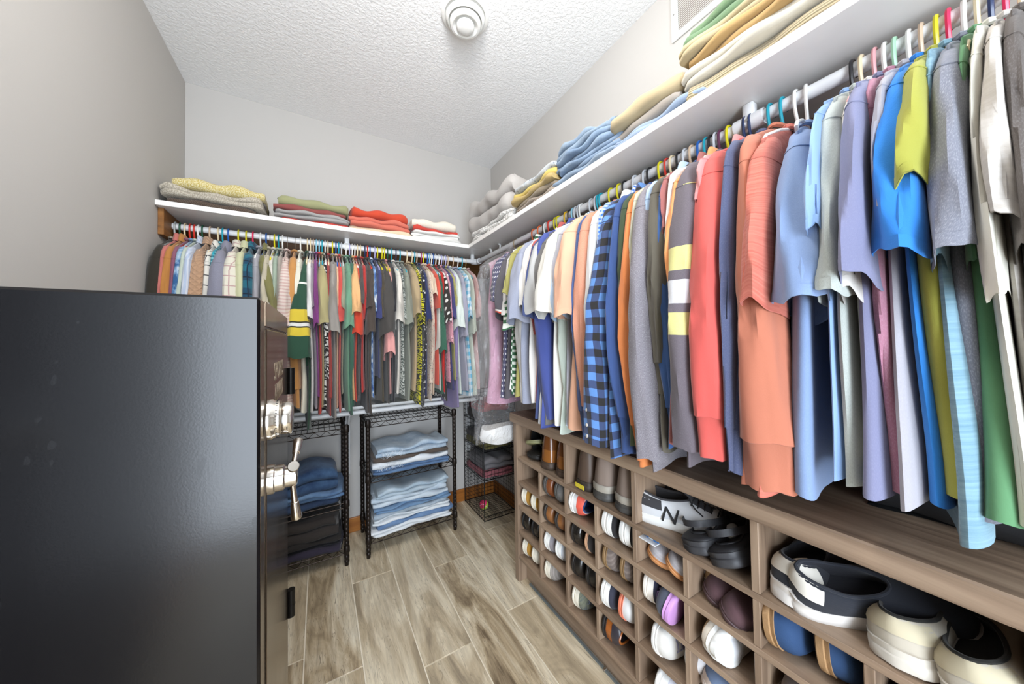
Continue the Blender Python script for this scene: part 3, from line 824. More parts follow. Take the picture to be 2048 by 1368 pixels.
            o = m1.build('flag_stripe', plain('charcoal_print', '#3d3b38', 0.9), slv); m2.build('flag_field', plain('grey_print', '#77746c', 0.9, bump=.6, bscale=400.), slv)
    return t

# ------------------------------------------------------------------ the two rows of clothes: place along the rod, half thickness, what it is
BACK = [
 (-0.5620, 0.0048, dict(sn='dark olive jacket', name='jacket', cat='jacket', sl='L', hem=-0.818, send=-0.754, sth=0.0291, hanger='sky blue', out=0.03, mat=cloth('#3a352b'))),
 (-0.5620, 0.0048, dict(sn='cream blouse with brown sprigs', name='blouse', cat='blouse', sl='L', hem=-0.801, send=-0.736, sth=0.016, hanger='white', out=0.04, mat=cloth('#e6d6bd', pat='floral', c2='#8a5a40', c3='#b98a58', sc=1.3))),
 (-0.5450, 0.0067, dict(sn='salmon pink shirt', name='shirt', cat='shirt', sl='L', hem=-0.813, send=-0.738, sth=0.0145, hanger='dark green', out=0.03, neck='collar', mat=cloth('#d67a70'))),
 (-0.5290, 0.0067, dict(sn='ochre shirt', name='shirt', cat='shirt', sl='L', hem=-0.815, send=-0.74, sth=0.0182, hanger='cream', out=0.03, neck='collar', mat=cloth('#c6843f'))),
 (-0.5120, 0.0062, dict(sn='plum top', name='knit_shirt', cat='top', sl='L', hem=-0.817, send=-0.741, sth=0.0133, hanger='red', out=0.03, mat=cloth('#96586e', heather=0.1))),
 (-0.4972, 0.0057, dict(sn='blue tropical blouse', name='blouse', cat='blouse', sl='L', hem=-0.809, send=-0.683, sth=0.0145, hanger='red', out=0.03, mat=cloth('#35679f', pat='blotch', c2='#8fb4d6', c3='#e7ebee'))),
 (-0.4838, 0.0057, dict(sn='pale mint top', name='knit_shirt', cat='top', sl='L', hem=-0.81, send=-0.744, sth=0.0133, hanger='white', out=0.03, mat=cloth('#c8d3c2'))),
 (-0.4690, 0.0062, dict(sn='pale blue striped shirt', name='shirt', cat='shirt', sl='L', hem=-0.823, send=-0.746, sth=0.017, hanger='dark green', out=0.03, neck='collar', mat=cloth('#bccbe4', pat='vstripe', c2='#dfe6f2'))),
 (-0.4430, 0.0109, dict(sn='tan quilted jacket', name='jacket', cat='jacket', sl='L', hem=-0.836, send=-0.769, sth=0.04, hanger='beige', out=0.045, neck='collar', mat=cloth('#bb9474', pat='quilt'))),
 (-0.4130, 0.0067, dict(sn='white windowpane shirt', name='shirt', cat='shirt', sl='L', hem=-0.83, send=-0.751, sth=0.0157, hanger='cream', out=0.03, neck='hood', mat=cloth('#ece7db', pat='windowpane', c2='#4a4a4c'))),
 (-0.3970, 0.0067, dict(sn='teal striped top', name='knit_shirt', cat='top', sl='L', hem=-0.832, send=-0.753, sth=0.0121, hanger='turquoise', out=0.03, mat=cloth('#2d8496', pat='hstripe', c2='#7cc0cb', sc=1.4))),
 (-0.3760, 0.0088, dict(sn='slate grey hoodie', name='hoodie', cat='hoodie', sl='L', hem=-0.845, send=-0.755, sth=0.0387, hanger='blue', out=0.045, neck='hood', mat=cloth('#8d8d9e', heather=0.12))),
 (-0.3380, 0.0110, dict(sn='cream plaid shirt', name='shirt', cat='shirt', sl='L', hem=-0.85, send=-0.78, sth=0.0339, hanger='yellow', out=0.04, neck='collar', mat=cloth('#e8e2cf', pat='windowpane', c2='#c9a3a0'))),
 (-0.3080, 0.0109, dict(sn='pale khaki shirt', name='shirt', cat='shirt', sl='L', hem=-0.854, send=-0.783, sth=0.0218, hanger='yellow', out=0.03, neck='collar', mat=cloth('#d3d3a8'))),
 (-0.2820, 0.0109, dict(sn='navy and teal plaid shirt', name='shirt', cat='shirt', sl='L', hem=-0.857, send=-0.764, sth=0.0242, hanger='hot pink', out=0.03, neck='collar', mat=cloth('#22506d', pat='plaid', c2='#2b8092', c3='#1c2b40'))),
 (-0.2520, 0.0097, dict(sn='light grey zip top', name='knit_shirt', cat='top', sl='L', hem=-0.861, send=-0.767, sth=0.0206, hanger='white', out=0.03, mat=cloth('#a9a7ad', heather=0.08))),
 (-0.2290, 0.0067, dict(sn='olive canvas jacket', name='jacket', cat='jacket', sl='L', hem=-0.864, send=-0.547, sth=0.0266, hanger='blue', out=0.055, lean=0.075, neck='collar', mat=cloth('#827e4c'))),
 (-0.2130, 0.0067, dict(sn='beige linen top', name='knit_shirt', cat='top', sl='S', hem=-0.844, send=-0.435, sth=0.0194, hanger='gold wire', out=0.03, mat=cloth('#c9bfa6'))),
 (-0.1950, 0.0071, dict(sn='bone ribbed top', name='knit_shirt', cat='top', sl='S', hem=-0.835, send=-0.458, sth=0.0133, hanger='yellow', out=0.03, mat=cloth('#e4ddd3'))),
 (-0.1780, 0.0071, dict(sn='sage blouse with crinkled sleeve', name='blouse', cat='blouse', sl='L', hem=-0.848, send=-0.571, sth=0.0145, hanger='teal', out=0.03, mat=cloth('#a5b6a2'))),
 (-0.1610, 0.0071, dict(sn='taupe knit top', name='knit_shirt', cat='top', sl='L', hem=-0.85, send=-0.617, sth=0.0133, hanger='white', out=0.03, mat=cloth('#b3a89c'))),
 (-0.1400, 0.0088, dict(sn='pink striped tee', name='t_shirt', cat='t-shirt', sl='S', hem=-0.841, send=-0.466, sth=0.0339, hanger='steel wire', out=0.045, mat=cloth('#e7d5ca', pat='hstripe', c2='#d9b6ad', sc=1.6))),
 (-0.1070, 0.0101, dict(sn='apricot long-sleeved top', name='knit_shirt', cat='top', sl='L', hem=-0.845, send=-0.767, sth=0.0266, hanger='steel wire', out=0.02, mat=cloth('#d19351'))),
 (-0.0830, 0.0101, dict(sn='ivory ruffled blouse', name='blouse', cat='blouse', sl='S', hem=-0.874, send=-0.433, sth=0.0194, hanger='white', out=0.03, mat=cloth('#e9e4d0'))),
 (-0.0521, 0.0057, dict(sn='green football jersey', name='jersey', cat='jersey', sl='S', hem=-0.964, send=-0.627, sth=0.06, hanger='cream', out=0.062, sflare=1, lean=-0.045, mat=cloth('#2c4f3b'), smat=cloth('#2f5440', pat='bands', bands=[(0.145, 0.155, '#e9e9e2'), (0.285, 0.345, '#e8cb3a'), (0.345, 0.352, '#3a3a2a'), (0.352, 0.368, '#efeee8'), (0.368, 0.375, '#3a3a2a'), (0.375, 0.415, '#e8cb3a')]))),
 (-0.0386, 0.0057, dict(sn='white tee with dark trim', name='t_shirt', cat='t-shirt', sl='S', hem=-0.88, send=-0.461, sth=0.0182, hanger='cream', out=0.03, mat=cloth('#e9e6e2'), cuffmat=cloth('#3f3839'))),
 (-0.0251, 0.0057, dict(sn='grey violet tee', name='t_shirt', cat='t-shirt', sl='S', hem=-0.855, send=-0.394, sth=0.0121, hanger='beige', out=0.03, mat=cloth('#9b9098'))),
 (-0.0116, 0.0057, dict(sn='magenta purple blouse', name='blouse', cat='blouse', sl='S', hem=-0.796, send=-0.485, sth=0.0133, hanger='sky blue', out=0.03, mat=cloth('#8d4089'))),
 (0.0019, 0.0057, dict(sn='scarlet tank top', name='singlet', cat='top', sl='N', hem=-0.889, send=0, sth=0.0109, hanger='sky blue', mat=cloth('#e0493a'))),
 (0.0154, 0.0057, dict(sn='khaki green tee', name='t_shirt', cat='t-shirt', sl='S', hem=-0.859, send=-0.46, sth=0.0315, hanger='turquoise', out=0.045, lean=0.012, mat=cloth('#b5a977'))),
 (0.0297, 0.0057, dict(sn='black and white zebra blouse', name='blouse', cat='blouse', sl='L', hem=-0.874, send=-0.722, sth=0.0121, hanger='white', out=0.03, mat=cloth('#26221f', pat='zebra', c2='#efece4'))),
 (0.0432, 0.0057, dict(sn='brick red top', name='knit_shirt', cat='top', sl='L', hem=-0.905, send=-0.82, sth=0.0109, hanger='cream', out=0.03, mat=cloth('#b5433e'))),
 (0.0650, 0.0071, dict(sn='warm grey tee', name='t_shirt', cat='t-shirt', sl='S', hem=-0.923, send=-0.507, sth=0.0242, hanger='yellow', out=0.045, mat=cloth('#9d968e'))),
 (0.0818, 0.0057, dict(sn='peach trimmed top', name='knit_shirt', cat='top', sl='S', hem=-0.868, send=-0.43, sth=0.0097, hanger='blue', out=0.03, mat=cloth('#e9bd98'))),
 (0.0953, 0.0057, dict(sn='coral red tee', name='t_shirt', cat='t-shirt', sl='S', hem=-0.887, send=-0.457, sth=0.0266, hanger='turquoise', out=0.03, mat=cloth('#dd564d'))),
 (0.1088, 0.0057, dict(sn='sage grey tee', name='t_shirt', cat='t-shirt', sl='S', hem=-0.807, send=-0.385, sth=0.0157, hanger='pale grey', out=0.04, mat=cloth('#9d9d83'))),
 (0.1320, 0.0074, dict(sn='sea green tee', name='t_shirt', cat='t-shirt', sl='S', hem=-0.891, send=-0.49, sth=0.0242, hanger='white', out=0.035, mat=cloth('#73a384'))),
 (0.1495, 0.0057, dict(sn='bottle green long top', name='knit_shirt', cat='top', sl='L', hem=-0.909, send=-0.876, sth=0.017, hanger='lavender', out=0.01, mat=cloth('#3f6b57'))),
 (0.1630, 0.0057, dict(sn='apricot tee', name='t_shirt', cat='t-shirt', sl='S', hem=-0.839, send=-0.421, sth=0.0266, hanger='white', out=0.045, mat=cloth('#ecb479'))),
 (0.1765, 0.0057, dict(sn='scarlet orange tee', name='t_shirt', cat='t-shirt', sl='S', hem=-0.853, send=-0.52, sth=0.0242, hanger='white', out=0.03, mat=cloth('#dd472e'))),
 (0.1900, 0.0057, dict(sn='charcoal cap-sleeved top', name='knit_shirt', cat='top', sl='S', hem=-0.815, send=-0.354, sth=0.0145, hanger='cream', out=0.03, mat=cloth('#59524f'))),
 (0.2060, 0.0067, dict(sn='crimson knit top', name='knit_shirt', cat='top', sl='L', hem=-0.802, send=-0.428, sth=0.0133, hanger='cream', out=0.03, mat=cloth('#c53a35'))),
 (0.2288, 0.0057, dict(sn='chocolate brown tee', name='t_shirt', cat='t-shirt', sl='S', hem=-0.914, send=-0.365, sth=0.017, hanger='navy', out=0.03, mat=cloth('#524741'))),
 (0.2423, 0.0057, dict(sn='espresso brown tee', name='t_shirt', cat='t-shirt', sl='S', hem=-0.921, send=-0.5, sth=0.0218, hanger='red', out=0.035, mat=cloth('#51473f'))),
 (0.2558, 0.0057, dict(sn='blue and white dyed blouse', name='blouse', cat='blouse', sl='S', hem=-0.833, send=-0.391, sth=0.0133, hanger='blue', out=0.03, mat=cloth('#e9eef2', pat='blotch', c2='#86aee0', c3='#31559c', sc=1.2))),
 (0.2820, 0.0063, dict(sn='indigo tee', name='t_shirt', cat='t-shirt', sl='S', hem=-0.734, send=-0.437, sth=0.0182, hanger='lavender', out=0.03, mat=cloth('#41477a'))),
 (0.2970, 0.0063, dict(sn='olive brown tee', name='t_shirt', cat='t-shirt', sl='S', hem=-0.866, send=-0.426, sth=0.0121, hanger='yellow', out=0.03, mat=cloth('#574d3c'))),
 (0.3218, 0.0057, dict(sn='big charcoal tee', name='t_shirt', cat='t-shirt', sl='S', hem=-0.872, send=-0.522, sth=0.0363, hanger='yellow', out=0.055, mat=cloth('#4d4945'))),
 (0.3352, 0.0057, dict(sn='rose pink blouse', name='blouse', cat='blouse', sl='S', hem=-0.83, send=-0.623, sth=0.0242, hanger='yellow', out=0.028, mat=cloth('#e9a19a'))),
 (0.3530, 0.0075, dict(sn='black tee with violet hem', name='t_shirt', cat='t-shirt', sl='S', hem=-0.865, send=-0.393, sth=0.0109, hanger='dark green', out=0.03, mat=cloth('#2c2a2e'))),
 (0.3770, 0.0101, dict(sn='ivory tee', name='t_shirt', cat='t-shirt', sl='S', hem=-0.829, send=-0.452, sth=0.0242, hanger='turquoise', out=0.045, mat=cloth('#e0d9cd'))),
 (0.4010, 0.0101, dict(sn='grey leaf-print blouse', name='blouse', cat='blouse', sl='S', hem=-0.837, send=-0.452, sth=0.0109, hanger='navy', out=0.03, mat=cloth('#c3c6bd', pat='zebra', c2='#5d655f', sc=1.6))),
 (0.4250, 0.0101, dict(sn='grey green tee', name='t_shirt', cat='t-shirt', sl='S', hem=-0.867, send=-0.468, sth=0.023, hanger='turquoise', out=0.04, mat=cloth('#8f9384', heather=0.06))),
 (0.4660, 0.0110, dict(sn='camel tee', name='t_shirt', cat='t-shirt', sl='S', hem=-0.815, send=-0.418, sth=0.0242, hanger='cream', out=0.045, mat=cloth('#b69e78'))),
 (0.4970, 0.0066, dict(sn='yellow tiger-print dress', name='dress', cat='dress', sl='S', hem=-0.908, send=-0.479, sth=0.0182, hanger='cream', out=0.02, mat=cloth('#d8cf26', pat='tiger', c2='#2b2a1c', sc=1.1))),
 (0.5128, 0.0057, dict(sn='black floral dress', name='dress', cat='dress', sl='L', hem=-0.919, send=-0.758, sth=0.0121, hanger='turquoise', out=0.012, mat=cloth('#2e2d33', pat='floral', c2='#e9e7e4', c3='#e9e7e4', sc=0.8))),
 (0.5262, 0.0057, dict(sn='navy blue tee', name='t_shirt', cat='t-shirt', sl='S', hem=-0.849, send=-0.437, sth=0.017, hanger='beige', out=0.03, mat=cloth('#2f3866'))),
 (0.5533, 0.0057, dict(sn='peach floral blouse', name='blouse', cat='blouse', sl='L', hem=-0.881, send=-0.789, sth=0.0145, hanger='magenta', out=0.03, mat=cloth('#e3cdb8', pat='floral', c2='#c9695c', c3='#7c8d83', sc=1.3))),
 (0.5667, 0.0057, dict(sn='cream sand tee', name='t_shirt', cat='t-shirt', sl='S', hem=-0.853, send=-0.291, sth=0.017, hanger='yellow', out=0.03, mat=cloth('#ead0b4'))),
 (0.5915, 0.0057, dict(sn='vermilion tee', name='t_shirt', cat='t-shirt', sl='S', hem=-0.798, send=-0.37, sth=0.0157, hanger='blue', out=0.03, mat=cloth('#e25b46'))),
 (0.6050, 0.0057, dict(sn='silver ruched blouse', name='blouse', cat='blouse', sl='S', hem=-0.828, send=-0.599, sth=0.0182, hanger='sky blue', out=0.02, mat=cloth('#d9d2c8'))),
 (0.6185, 0.0057, dict(sn='forest green knit', name='knit_shirt', cat='top', sl='S', hem=-0.853, send=-0.623, sth=0.0206, hanger='white', out=0.03, mat=cloth('#41705a', pat='hstripe', c2='#375f4c', sc=3))),
 (0.6320, 0.0057, dict(sn='bright crimson top', name='knit_shirt', cat='top', sl='L', hem=-0.842, send=-0.824, sth=0.0121, hanger='blue', out=0.0, mat=cloth('#cb2c25'))),
 (0.6470, 0.0063, dict(sn='polka dot blouse', name='blouse', cat='blouse', sl='S', hem=-0.891, send=-0.455, sth=0.0242, hanger='white', out=0.05, mat=cloth('#3a3531', pat='dots', c2='#f0ede6', sc=0.62))),
 (0.6680, 0.0072, dict(sn='pink floral dress', name='dress', cat='dress', sl='S', hem=-0.789, send=-0.566, sth=0.0121, hanger='white', out=0.03, mat=cloth('#dd98a6', pat='floral', c2='#4a3038', c3='#f0d5d5', sc=1.2))),
 (0.6852, 0.0057, dict(sn='violet navy tee', name='t_shirt', cat='t-shirt', sl='S', hem=-0.836, send=-0.426, sth=0.0133, hanger='lavender', out=0.04, mat=cloth('#4b487d'))),
 (0.6987, 0.0057, dict(sn='olive yellow tee', name='t_shirt', cat='t-shirt', sl='S', hem=-0.777, send=-0.36, sth=0.0109, hanger='steel wire', out=0.03, mat=cloth('#b6ae68'))),
 (0.7122, 0.0057, dict(sn='lilac knit cardigan', name='cardigan', cat='cardigan', sl='L', hem=-0.951, send=-0.767, sth=0.017, hanger='lavender', out=0.016, mat=cloth('#9384b0', heather=0.08))),
 (0.7280, 0.0067, dict(sn='pale mint blouse', name='blouse', cat='blouse', sl='S', hem=-0.869, send=-0.478, sth=0.0266, hanger='beige', out=0.045, mat=cloth('#e3ece2'))),
 (0.7640, 0.0110, dict(sn='lavender grey tee', name='t_shirt', cat='t-shirt', sl='S', hem=-0.849, send=-0.532, sth=0.0182, hanger='beige', out=0.03, mat=cloth('#abaaba'))),
 (0.7970, 0.0110, dict(sn='aqua gingham shirt', name='shirt', cat='shirt', sl='S', hem=-0.882, send=-0.418, sth=0.017, hanger='white', out=0.025, mat=cloth('#eef4f6', pat='gingham', c2='#6fc0e2', sc=1.3))),
 (0.8270, 0.0110, dict(sn='sheer celery top', name='knit_shirt', cat='top', sl='S', hem=-0.879, send=-0.503, sth=0.0133, hanger='turquoise', out=0.03, mat=cloth('#d6dccb'))),
 (0.8540, 0.0084, dict(sn='blush pink blouse', name='blouse', cat='blouse', sl='S', hem=-0.851, send=-0.417, sth=0.0121, hanger='gold wire', out=0.03, mat=cloth('#dcb0ab'))),
]
SIDE = [
 (1.5315, 0.0240, dict(sn='pink evening gown', name='gown', cat='gown', sl='N', hem=-0.868, send=0, sth=0.0583, hanger='gold wire', w=0.195, mat=cloth('#dca6c0'))),
 (1.3520, 0.0130, dict(sn='navy dotted tee', name='t_shirt', cat='t-shirt', sl='S', hem=-0.814, send=-0.366, sth=0.0483, hanger='orange', out=0.03, mat=cloth('#585772', pat='dashes', c2='#e8e6ea', sc=0.9))),
 (1.3000, 0.0130, dict(sn='charcoal tee with striped cuff', name='t_shirt', cat='t-shirt', sl='S', hem=-0.806, send=-0.452, sth=0.0431, hanger='orange', out=0.03, mat=cloth('#5f5b61'), cuffmat=cloth('#d9503c', pat='hstripe', c2='#f0ece6'))),
 (1.2627, 0.0055, dict(sn='plain white tee', name='t_shirt', cat='t-shirt', sl='S', hem=-0.765, send=-0.446, sth=0.0362, hanger='black wire', out=0.02, mat=cloth('#f3f0ec'))),
 (1.2498, 0.0055, dict(sn='green striped rugby shirt', name='shirt', cat='shirt', sl='S', hem=-0.788, send=-0.498, sth=0.0242, hanger='white', out=0.02, neck='collar', mat=cloth('#3c6b48', pat='hstripe', c2='#dfe2d6', sc=0.9))),
 (1.2175, 0.0130, dict(sn='olive yellow crew tee', name='t_shirt', cat='t-shirt', sl='S', hem=-0.794, send=-0.371, sth=0.0205, hanger='red', out=0.03, mat=cloth('#a9a25b'))),
 (1.1730, 0.0084, dict(sn='pale grey sweatshirt', name='sweatshirt', cat='sweatshirt', sl='L', hem=-0.81, send=-0.786, sth=0.0347, hanger='yellow', out=0.0, rib=1, cuff=1, mat=cloth('#bdb8b1'))),
 (1.1535, 0.0084, dict(sn='heather blue-grey tee', name='t_shirt', cat='t-shirt', sl='S', hem=-0.807, send=-0.477, sth=0.0467, hanger='yellow', out=0.045, mat=cloth('#9ea3b6', heather=0.12))),
 (1.0985, 0.0103, dict(sn='chalk white tee', name='t_shirt', cat='t-shirt', sl='S', hem=-0.798, send=-0.432, sth=0.0278, hanger='mustard', out=0.03, mat=cloth('#efece6'))),
 (1.0745, 0.0101, dict(sn='brick red polo', name='polo_shirt', cat='shirt', sl='L', hem=-0.794, send=-0.528, sth=0.0173, hanger='black', out=0.02, neck='collar', mat=cloth('#c25c57'))),
 (1.0510, 0.0071, dict(sn='navy ringer tee', name='t_shirt', cat='t-shirt', sl='S', hem=-0.852, send=-0.467, sth=0.0147, hanger='sky blue', out=0.03, mat=cloth('#44507d'))),
 (1.0345, 0.0071, dict(sn='silver grey tee', name='t_shirt', cat='t-shirt', sl='S', hem=-0.869, send=-0.449, sth=0.0394, hanger='pale grey', out=0.04, mat=cloth('#bab9b7'))),
 (1.0159, 0.0055, dict(sn='royal blue work shirt', name='shirt', cat='shirt', sl='L', hem=-0.884, send=-0.846, sth=0.046, hanger='pale grey', out=0.005, neck='collar', sflare=1, mat=cloth('#4a589f'))),
 (1.0031, 0.0055, dict(sn='dark grey tee', name='t_shirt', cat='t-shirt', sl='S', hem=-0.863, send=-0.429, sth=0.0378, hanger='white', out=0.03, mat=cloth('#74716f'))),
 (0.9455, 0.0119, dict(sn='ivory tee with open sleeve', name='t_shirt', cat='t-shirt', sl='S', hem=-0.85, send=-0.466, sth=0.0478, hanger='pale grey', out=0.05, mat=cloth('#f1eee4'))),
 (0.9178, 0.0055, dict(sn='mint grey long top', name='knit_shirt', cat='top', sl='L', hem=-0.876, send=-0.843, sth=0.0242, hanger='pale grey', out=-0.005, mat=cloth('#cad6c9'))),
 (0.9050, 0.0055, dict(sn='powder blue tee', name='t_shirt', cat='t-shirt', sl='S', hem=-0.842, send=-0.475, sth=0.0315, hanger='turquoise', out=0.03, mat=cloth('#c1d8f1'))),
 (0.8922, 0.0055, dict(sn='cool grey tee', name='t_shirt', cat='t-shirt', sl='S', hem=-0.839, send=-0.418, sth=0.0231, hanger='turquoise', out=0.03, mat=cloth('#b8b7c0'))),
 (0.8445, 0.0130, dict(sn='peach tee', name='t_shirt', cat='t-shirt', sl='S', hem=-0.846, send=-0.479, sth=0.0352, hanger='yellow', out=0.05, mat=cloth('#edb290'))),
 (0.8050, 0.0105, dict(sn='denim blue sweatshirt', name='sweatshirt', cat='sweatshirt', sl='L', hem=-0.871, send=-0.846, sth=0.0189, hanger='yellow', out=0.03, rib=1, cuff=1, mat=cloth('#4c6296'))),
 (0.7805, 0.0105, dict(sn='terracotta heather sweatshirt', name='sweatshirt', cat='sweatshirt', sl='L', hem=-0.851, send=-0.824, sth=0.0268, hanger='black', out=0.04, rib=1, cuff=1, mat=cloth('#d49072', heather=0.1))),
 (0.7370, 0.0130, dict(sn='white dress shirt', name='dress_shirt', cat='shirt', sl='L', hem=-0.821, send=-0.727, sth=0.0305, hanger='pale grey', out=0.03, neck='collar', mat=cloth('#e8ecee'))),
 (0.6960, 0.0073, dict(sn='blue micro-check shirt', name='dress_shirt', cat='shirt', sl='L', hem=-0.812, send=-0.691, sth=0.01, hanger='pale grey', out=0.0, neck='collar', mat=cloth('#3d72d8', pat='gingham', c2='#c9d9f4', sc=4.5))),
 (0.6790, 0.0073, dict(sn='blue buffalo-check flannel', name='flannel_shirt', cat='shirt', sl='L', hem=-0.885, send=-0.86, sth=0.036, hanger='black', out=0.06, neck='collar', buttons=1, lean=-0.045, elbow=0, mat=cloth('#5f8fd0', pat='buffalo', c2='#2e2c2b', c3='#41517a', sc=1.25))),
 (0.6385, 0.0095, dict(sn='navy crew sweatshirt', name='sweatshirt', cat='sweatshirt', sl='L', hem=-0.861, send=-0.836, sth=0.0131, hanger='yellow', out=0.03, rib=1, cuff=1, mat=cloth('#3c558b'))),
 (0.6165, 0.0075, dict(sn='forest green sweatshirt', name='sweatshirt', cat='sweatshirt', sl='L', hem=-0.844, send=-0.655, sth=0.0194, hanger='red', out=0.02, rib=1, mat=cloth('#414f36'))),
 (0.5990, 0.0075, dict(sn='orange sweatshirt', name='sweatshirt', cat='sweatshirt', sl='L', hem=-0.885, send=-0.855, sth=0.0231, hanger='cream', out=0.03, rib=1, cuff=1, mat=cloth('#f08d4e'))),
 (0.5770, 0.0084, dict(sn='oatmeal knit top', name='knit_shirt', cat='top', sl='L', hem=-0.854, send=-0.573, sth=0.0137, hanger='black', out=0.01, mat=cloth('#c9c6ac'))),
 (0.5575, 0.0084, dict(sn='grey heather sweater', name='sweater', cat='sweater', sl='L', hem=-0.885, send=-0.859, sth=0.0341, hanger='pale grey', out=0.05, bend=0.012, swide=1.0, mat=cloth('#868087', heather=0.3))),
 (0.5375, 0.0086, dict(sn='light blue oxford shirt', name='dress_shirt', cat='shirt', sl='L', hem=-0.828, send=-0.697, sth=0.0152, hanger='beige', out=0.0, neck='collar', mat=cloth('#b5cfee'))),
 (0.5145, 0.0081, dict(sn='olive brown sweatshirt', name='sweatshirt', cat='sweatshirt', sl='L', hem=-0.822, send=-0.657, sth=0.0226, hanger='blue', out=0.03, rib=1, bend=0.014, cuff=1, mat=cloth('#625c4f'))),
 (0.4957, 0.0055, dict(sn='cobalt blue sweatshirt', name='sweatshirt', cat='sweatshirt', sl='L', hem=-0.81, send=-0.785, sth=0.0205, hanger='turquoise', out=0.02, rib=1, cuff=1, mat=cloth('#3d5f98'))),
 (0.4829, 0.0055, dict(sn='dusty rose shirt', name='shirt', cat='shirt', sl='S', hem=-0.799, send=-0.302, sth=0.0095, hanger='black', out=0.0, neck='collar', mat=cloth('#ab6863'))),
 (0.4701, 0.0055, dict(sn='white long-sleeved tee', name='t_shirt', cat='t-shirt', sl='L', hem=-0.798, send=-0.571, sth=0.01, hanger='pale grey', out=0.0, mat=cloth('#eae7e3'))),
 (0.4573, 0.0055, dict(sn='tangerine polo', name='polo_shirt', cat='shirt', sl='S', hem=-0.794, send=-0.411, sth=0.0157, hanger='plum', out=0.03, neck='collar', mat=cloth('#f4a061'))),
 (0.4375, 0.0085, dict(sn='charcoal sweatshirt with yellow bands', name='sweatshirt', cat='sweatshirt', sl='L', hem=-0.841, send=-0.799, sth=0.0383, hanger='yellow', out=0.05, rib=1, mat=cloth('#6d646b', heather=0.06), smat=cloth('#6d646b', pat='bands', heather=0.06, bands=[(0.235, 0.29, '#ddd689'), (0.312, 0.365, '#d9d8da'), (0.385, 0.435, '#ddd689')]))),
 (0.3979, 0.0055, dict(sn='pink polo', name='polo_shirt', cat='shirt', sl='S', hem=-0.776, send=-0.252, sth=0.0121, hanger='navy', out=0.0, neck='collar', mat=cloth('#e29491'))),
 (0.3851, 0.0055, dict(sn='coral red sweatshirt', name='sweatshirt', cat='sweatshirt', sl='L', hem=-0.802, send=-0.779, sth=0.0415, hanger='navy', out=0.05, rib=1, cuff=1, mat=cloth('#e35f57'))),
 (0.3450, 0.0105, dict(sn='slate navy sweatshirt', name='sweatshirt', cat='sweatshirt', sl='L', hem=-0.826, send=-0.797, sth=0.0094, hanger='turquoise', out=0.03, rib=1, cuff=1, mat=cloth('#525a7b', heather=0.08))),
 (0.3205, 0.0105, dict(sn='terracotta crew sweatshirt', name='sweatshirt', cat='sweatshirt', sl='L', hem=-0.841, send=-0.814, sth=0.05, hanger='turquoise', out=0.03, rib=1, cuff=1, sflare=1, lean=0.03, mat=cloth('#cc7a5e'))),
 (0.2950, 0.0071, dict(sn='coral slub tee', name='t_shirt', cat='t-shirt', sl='S', hem=-0.827, send=-0.479, sth=0.022, hanger='white', out=0.045, drop=0.018, mat=cloth('#e0836f', pat='slub', c2='#c9604f'))),
 (0.2785, 0.0140, dict(sn='washed blue tee', name='t_shirt', cat='t-shirt', sl='S', hem=-0.807, send=-0.468, sth=0.034, hanger='white', out=0.055, rot=0.2, drop=0.026, tb=0.9, mat=cloth('#869fca', heather=0.05))),
 (0.2034, 0.0055, dict(sn='light blue tee', name='t_shirt', cat='t-shirt', sl='S', hem=-0.782, send=-0.395, sth=0.01, hanger='black', out=0.05, mat=cloth('#8fb1e2'))),
 (0.1906, 0.0055, dict(sn='pale green heather tee', name='t_shirt', cat='t-shirt', sl='S', hem=-0.796, send=-0.485, sth=0.0205, hanger='cream', out=0.045, tb=2.6, mat=cloth('#b9c0ba', heather=0.16))),
 (0.1723, 0.0055, dict(sn='cream tee with grey flag', name='t_shirt', cat='t-shirt', sl='S', hem=-0.791, send=-0.489, sth=0.0121, hanger='pink', out=0.03, flag=1, mat=cloth('#d9d4ce'))),
 (0.1595, 0.0055, dict(sn='slate blue tee', name='t_shirt', cat='t-shirt', sl='S', hem=-0.789, send=-0.466, sth=0.0168, hanger='white', out=0.045, tb=3.0, mat=cloth('#8284a5', heather=0.05))),
 (0.1467, 0.0055, dict(sn='mauve heather long tee', name='t_shirt', cat='t-shirt', sl='L', hem=-0.782, send=-0.752, sth=0.0105, hanger='mint', out=-0.01, tb=3.2, mat=cloth('#b67a90', heather=0.15))),
 (0.1295, 0.0062, dict(sn='dove grey tee', name='t_shirt', cat='t-shirt', sl='S', hem=-0.795, send=-0.388, sth=0.0121, hanger='white', out=0.03, mat=cloth('#b1aeb6', heather=0.06))),
 (0.1150, 0.0062, dict(sn='bright blue tee', name='t_shirt', cat='t-shirt', sl='S', hem=-0.792, send=-0.441, sth=0.0242, hanger='beige', out=0.05, mat=cloth('#2d86e0'))),
 (0.0984, 0.0055, dict(sn='chartreuse tee', name='t_shirt', cat='t-shirt', sl='S', hem=-0.772, send=-0.368, sth=0.02, hanger='yellow', out=0.04, tb=6.0, bl=0.012, mat=cloth('#a9a843'))),
 (0.0856, 0.0055, dict(sn='pale teal striped tee', name='t_shirt', cat='t-shirt', sl='S', hem=-0.825, send=-0.471, sth=0.008, hanger='hot pink', out=0.0, tb=2.5, mat=cloth('#8db2c2', pat='slub', c2='#6f97ab'))),
 (0.0699, 0.0055, dict(sn='dark heather grey tee', name='t_shirt', cat='t-shirt', sl='S', hem=-0.783, send=-0.45, sth=0.021, hanger='white', out=0.045, tb=4.0, mat=cloth('#81838f', heather=0.22))),
 (0.0571, 0.0055, dict(sn='leaf green tee', name='t_shirt', cat='t-shirt', sl='S', hem=-0.785, send=-0.468, sth=0.008, hanger='cream', out=0.0, tb=4.0, mat=cloth('#5f9365'))),
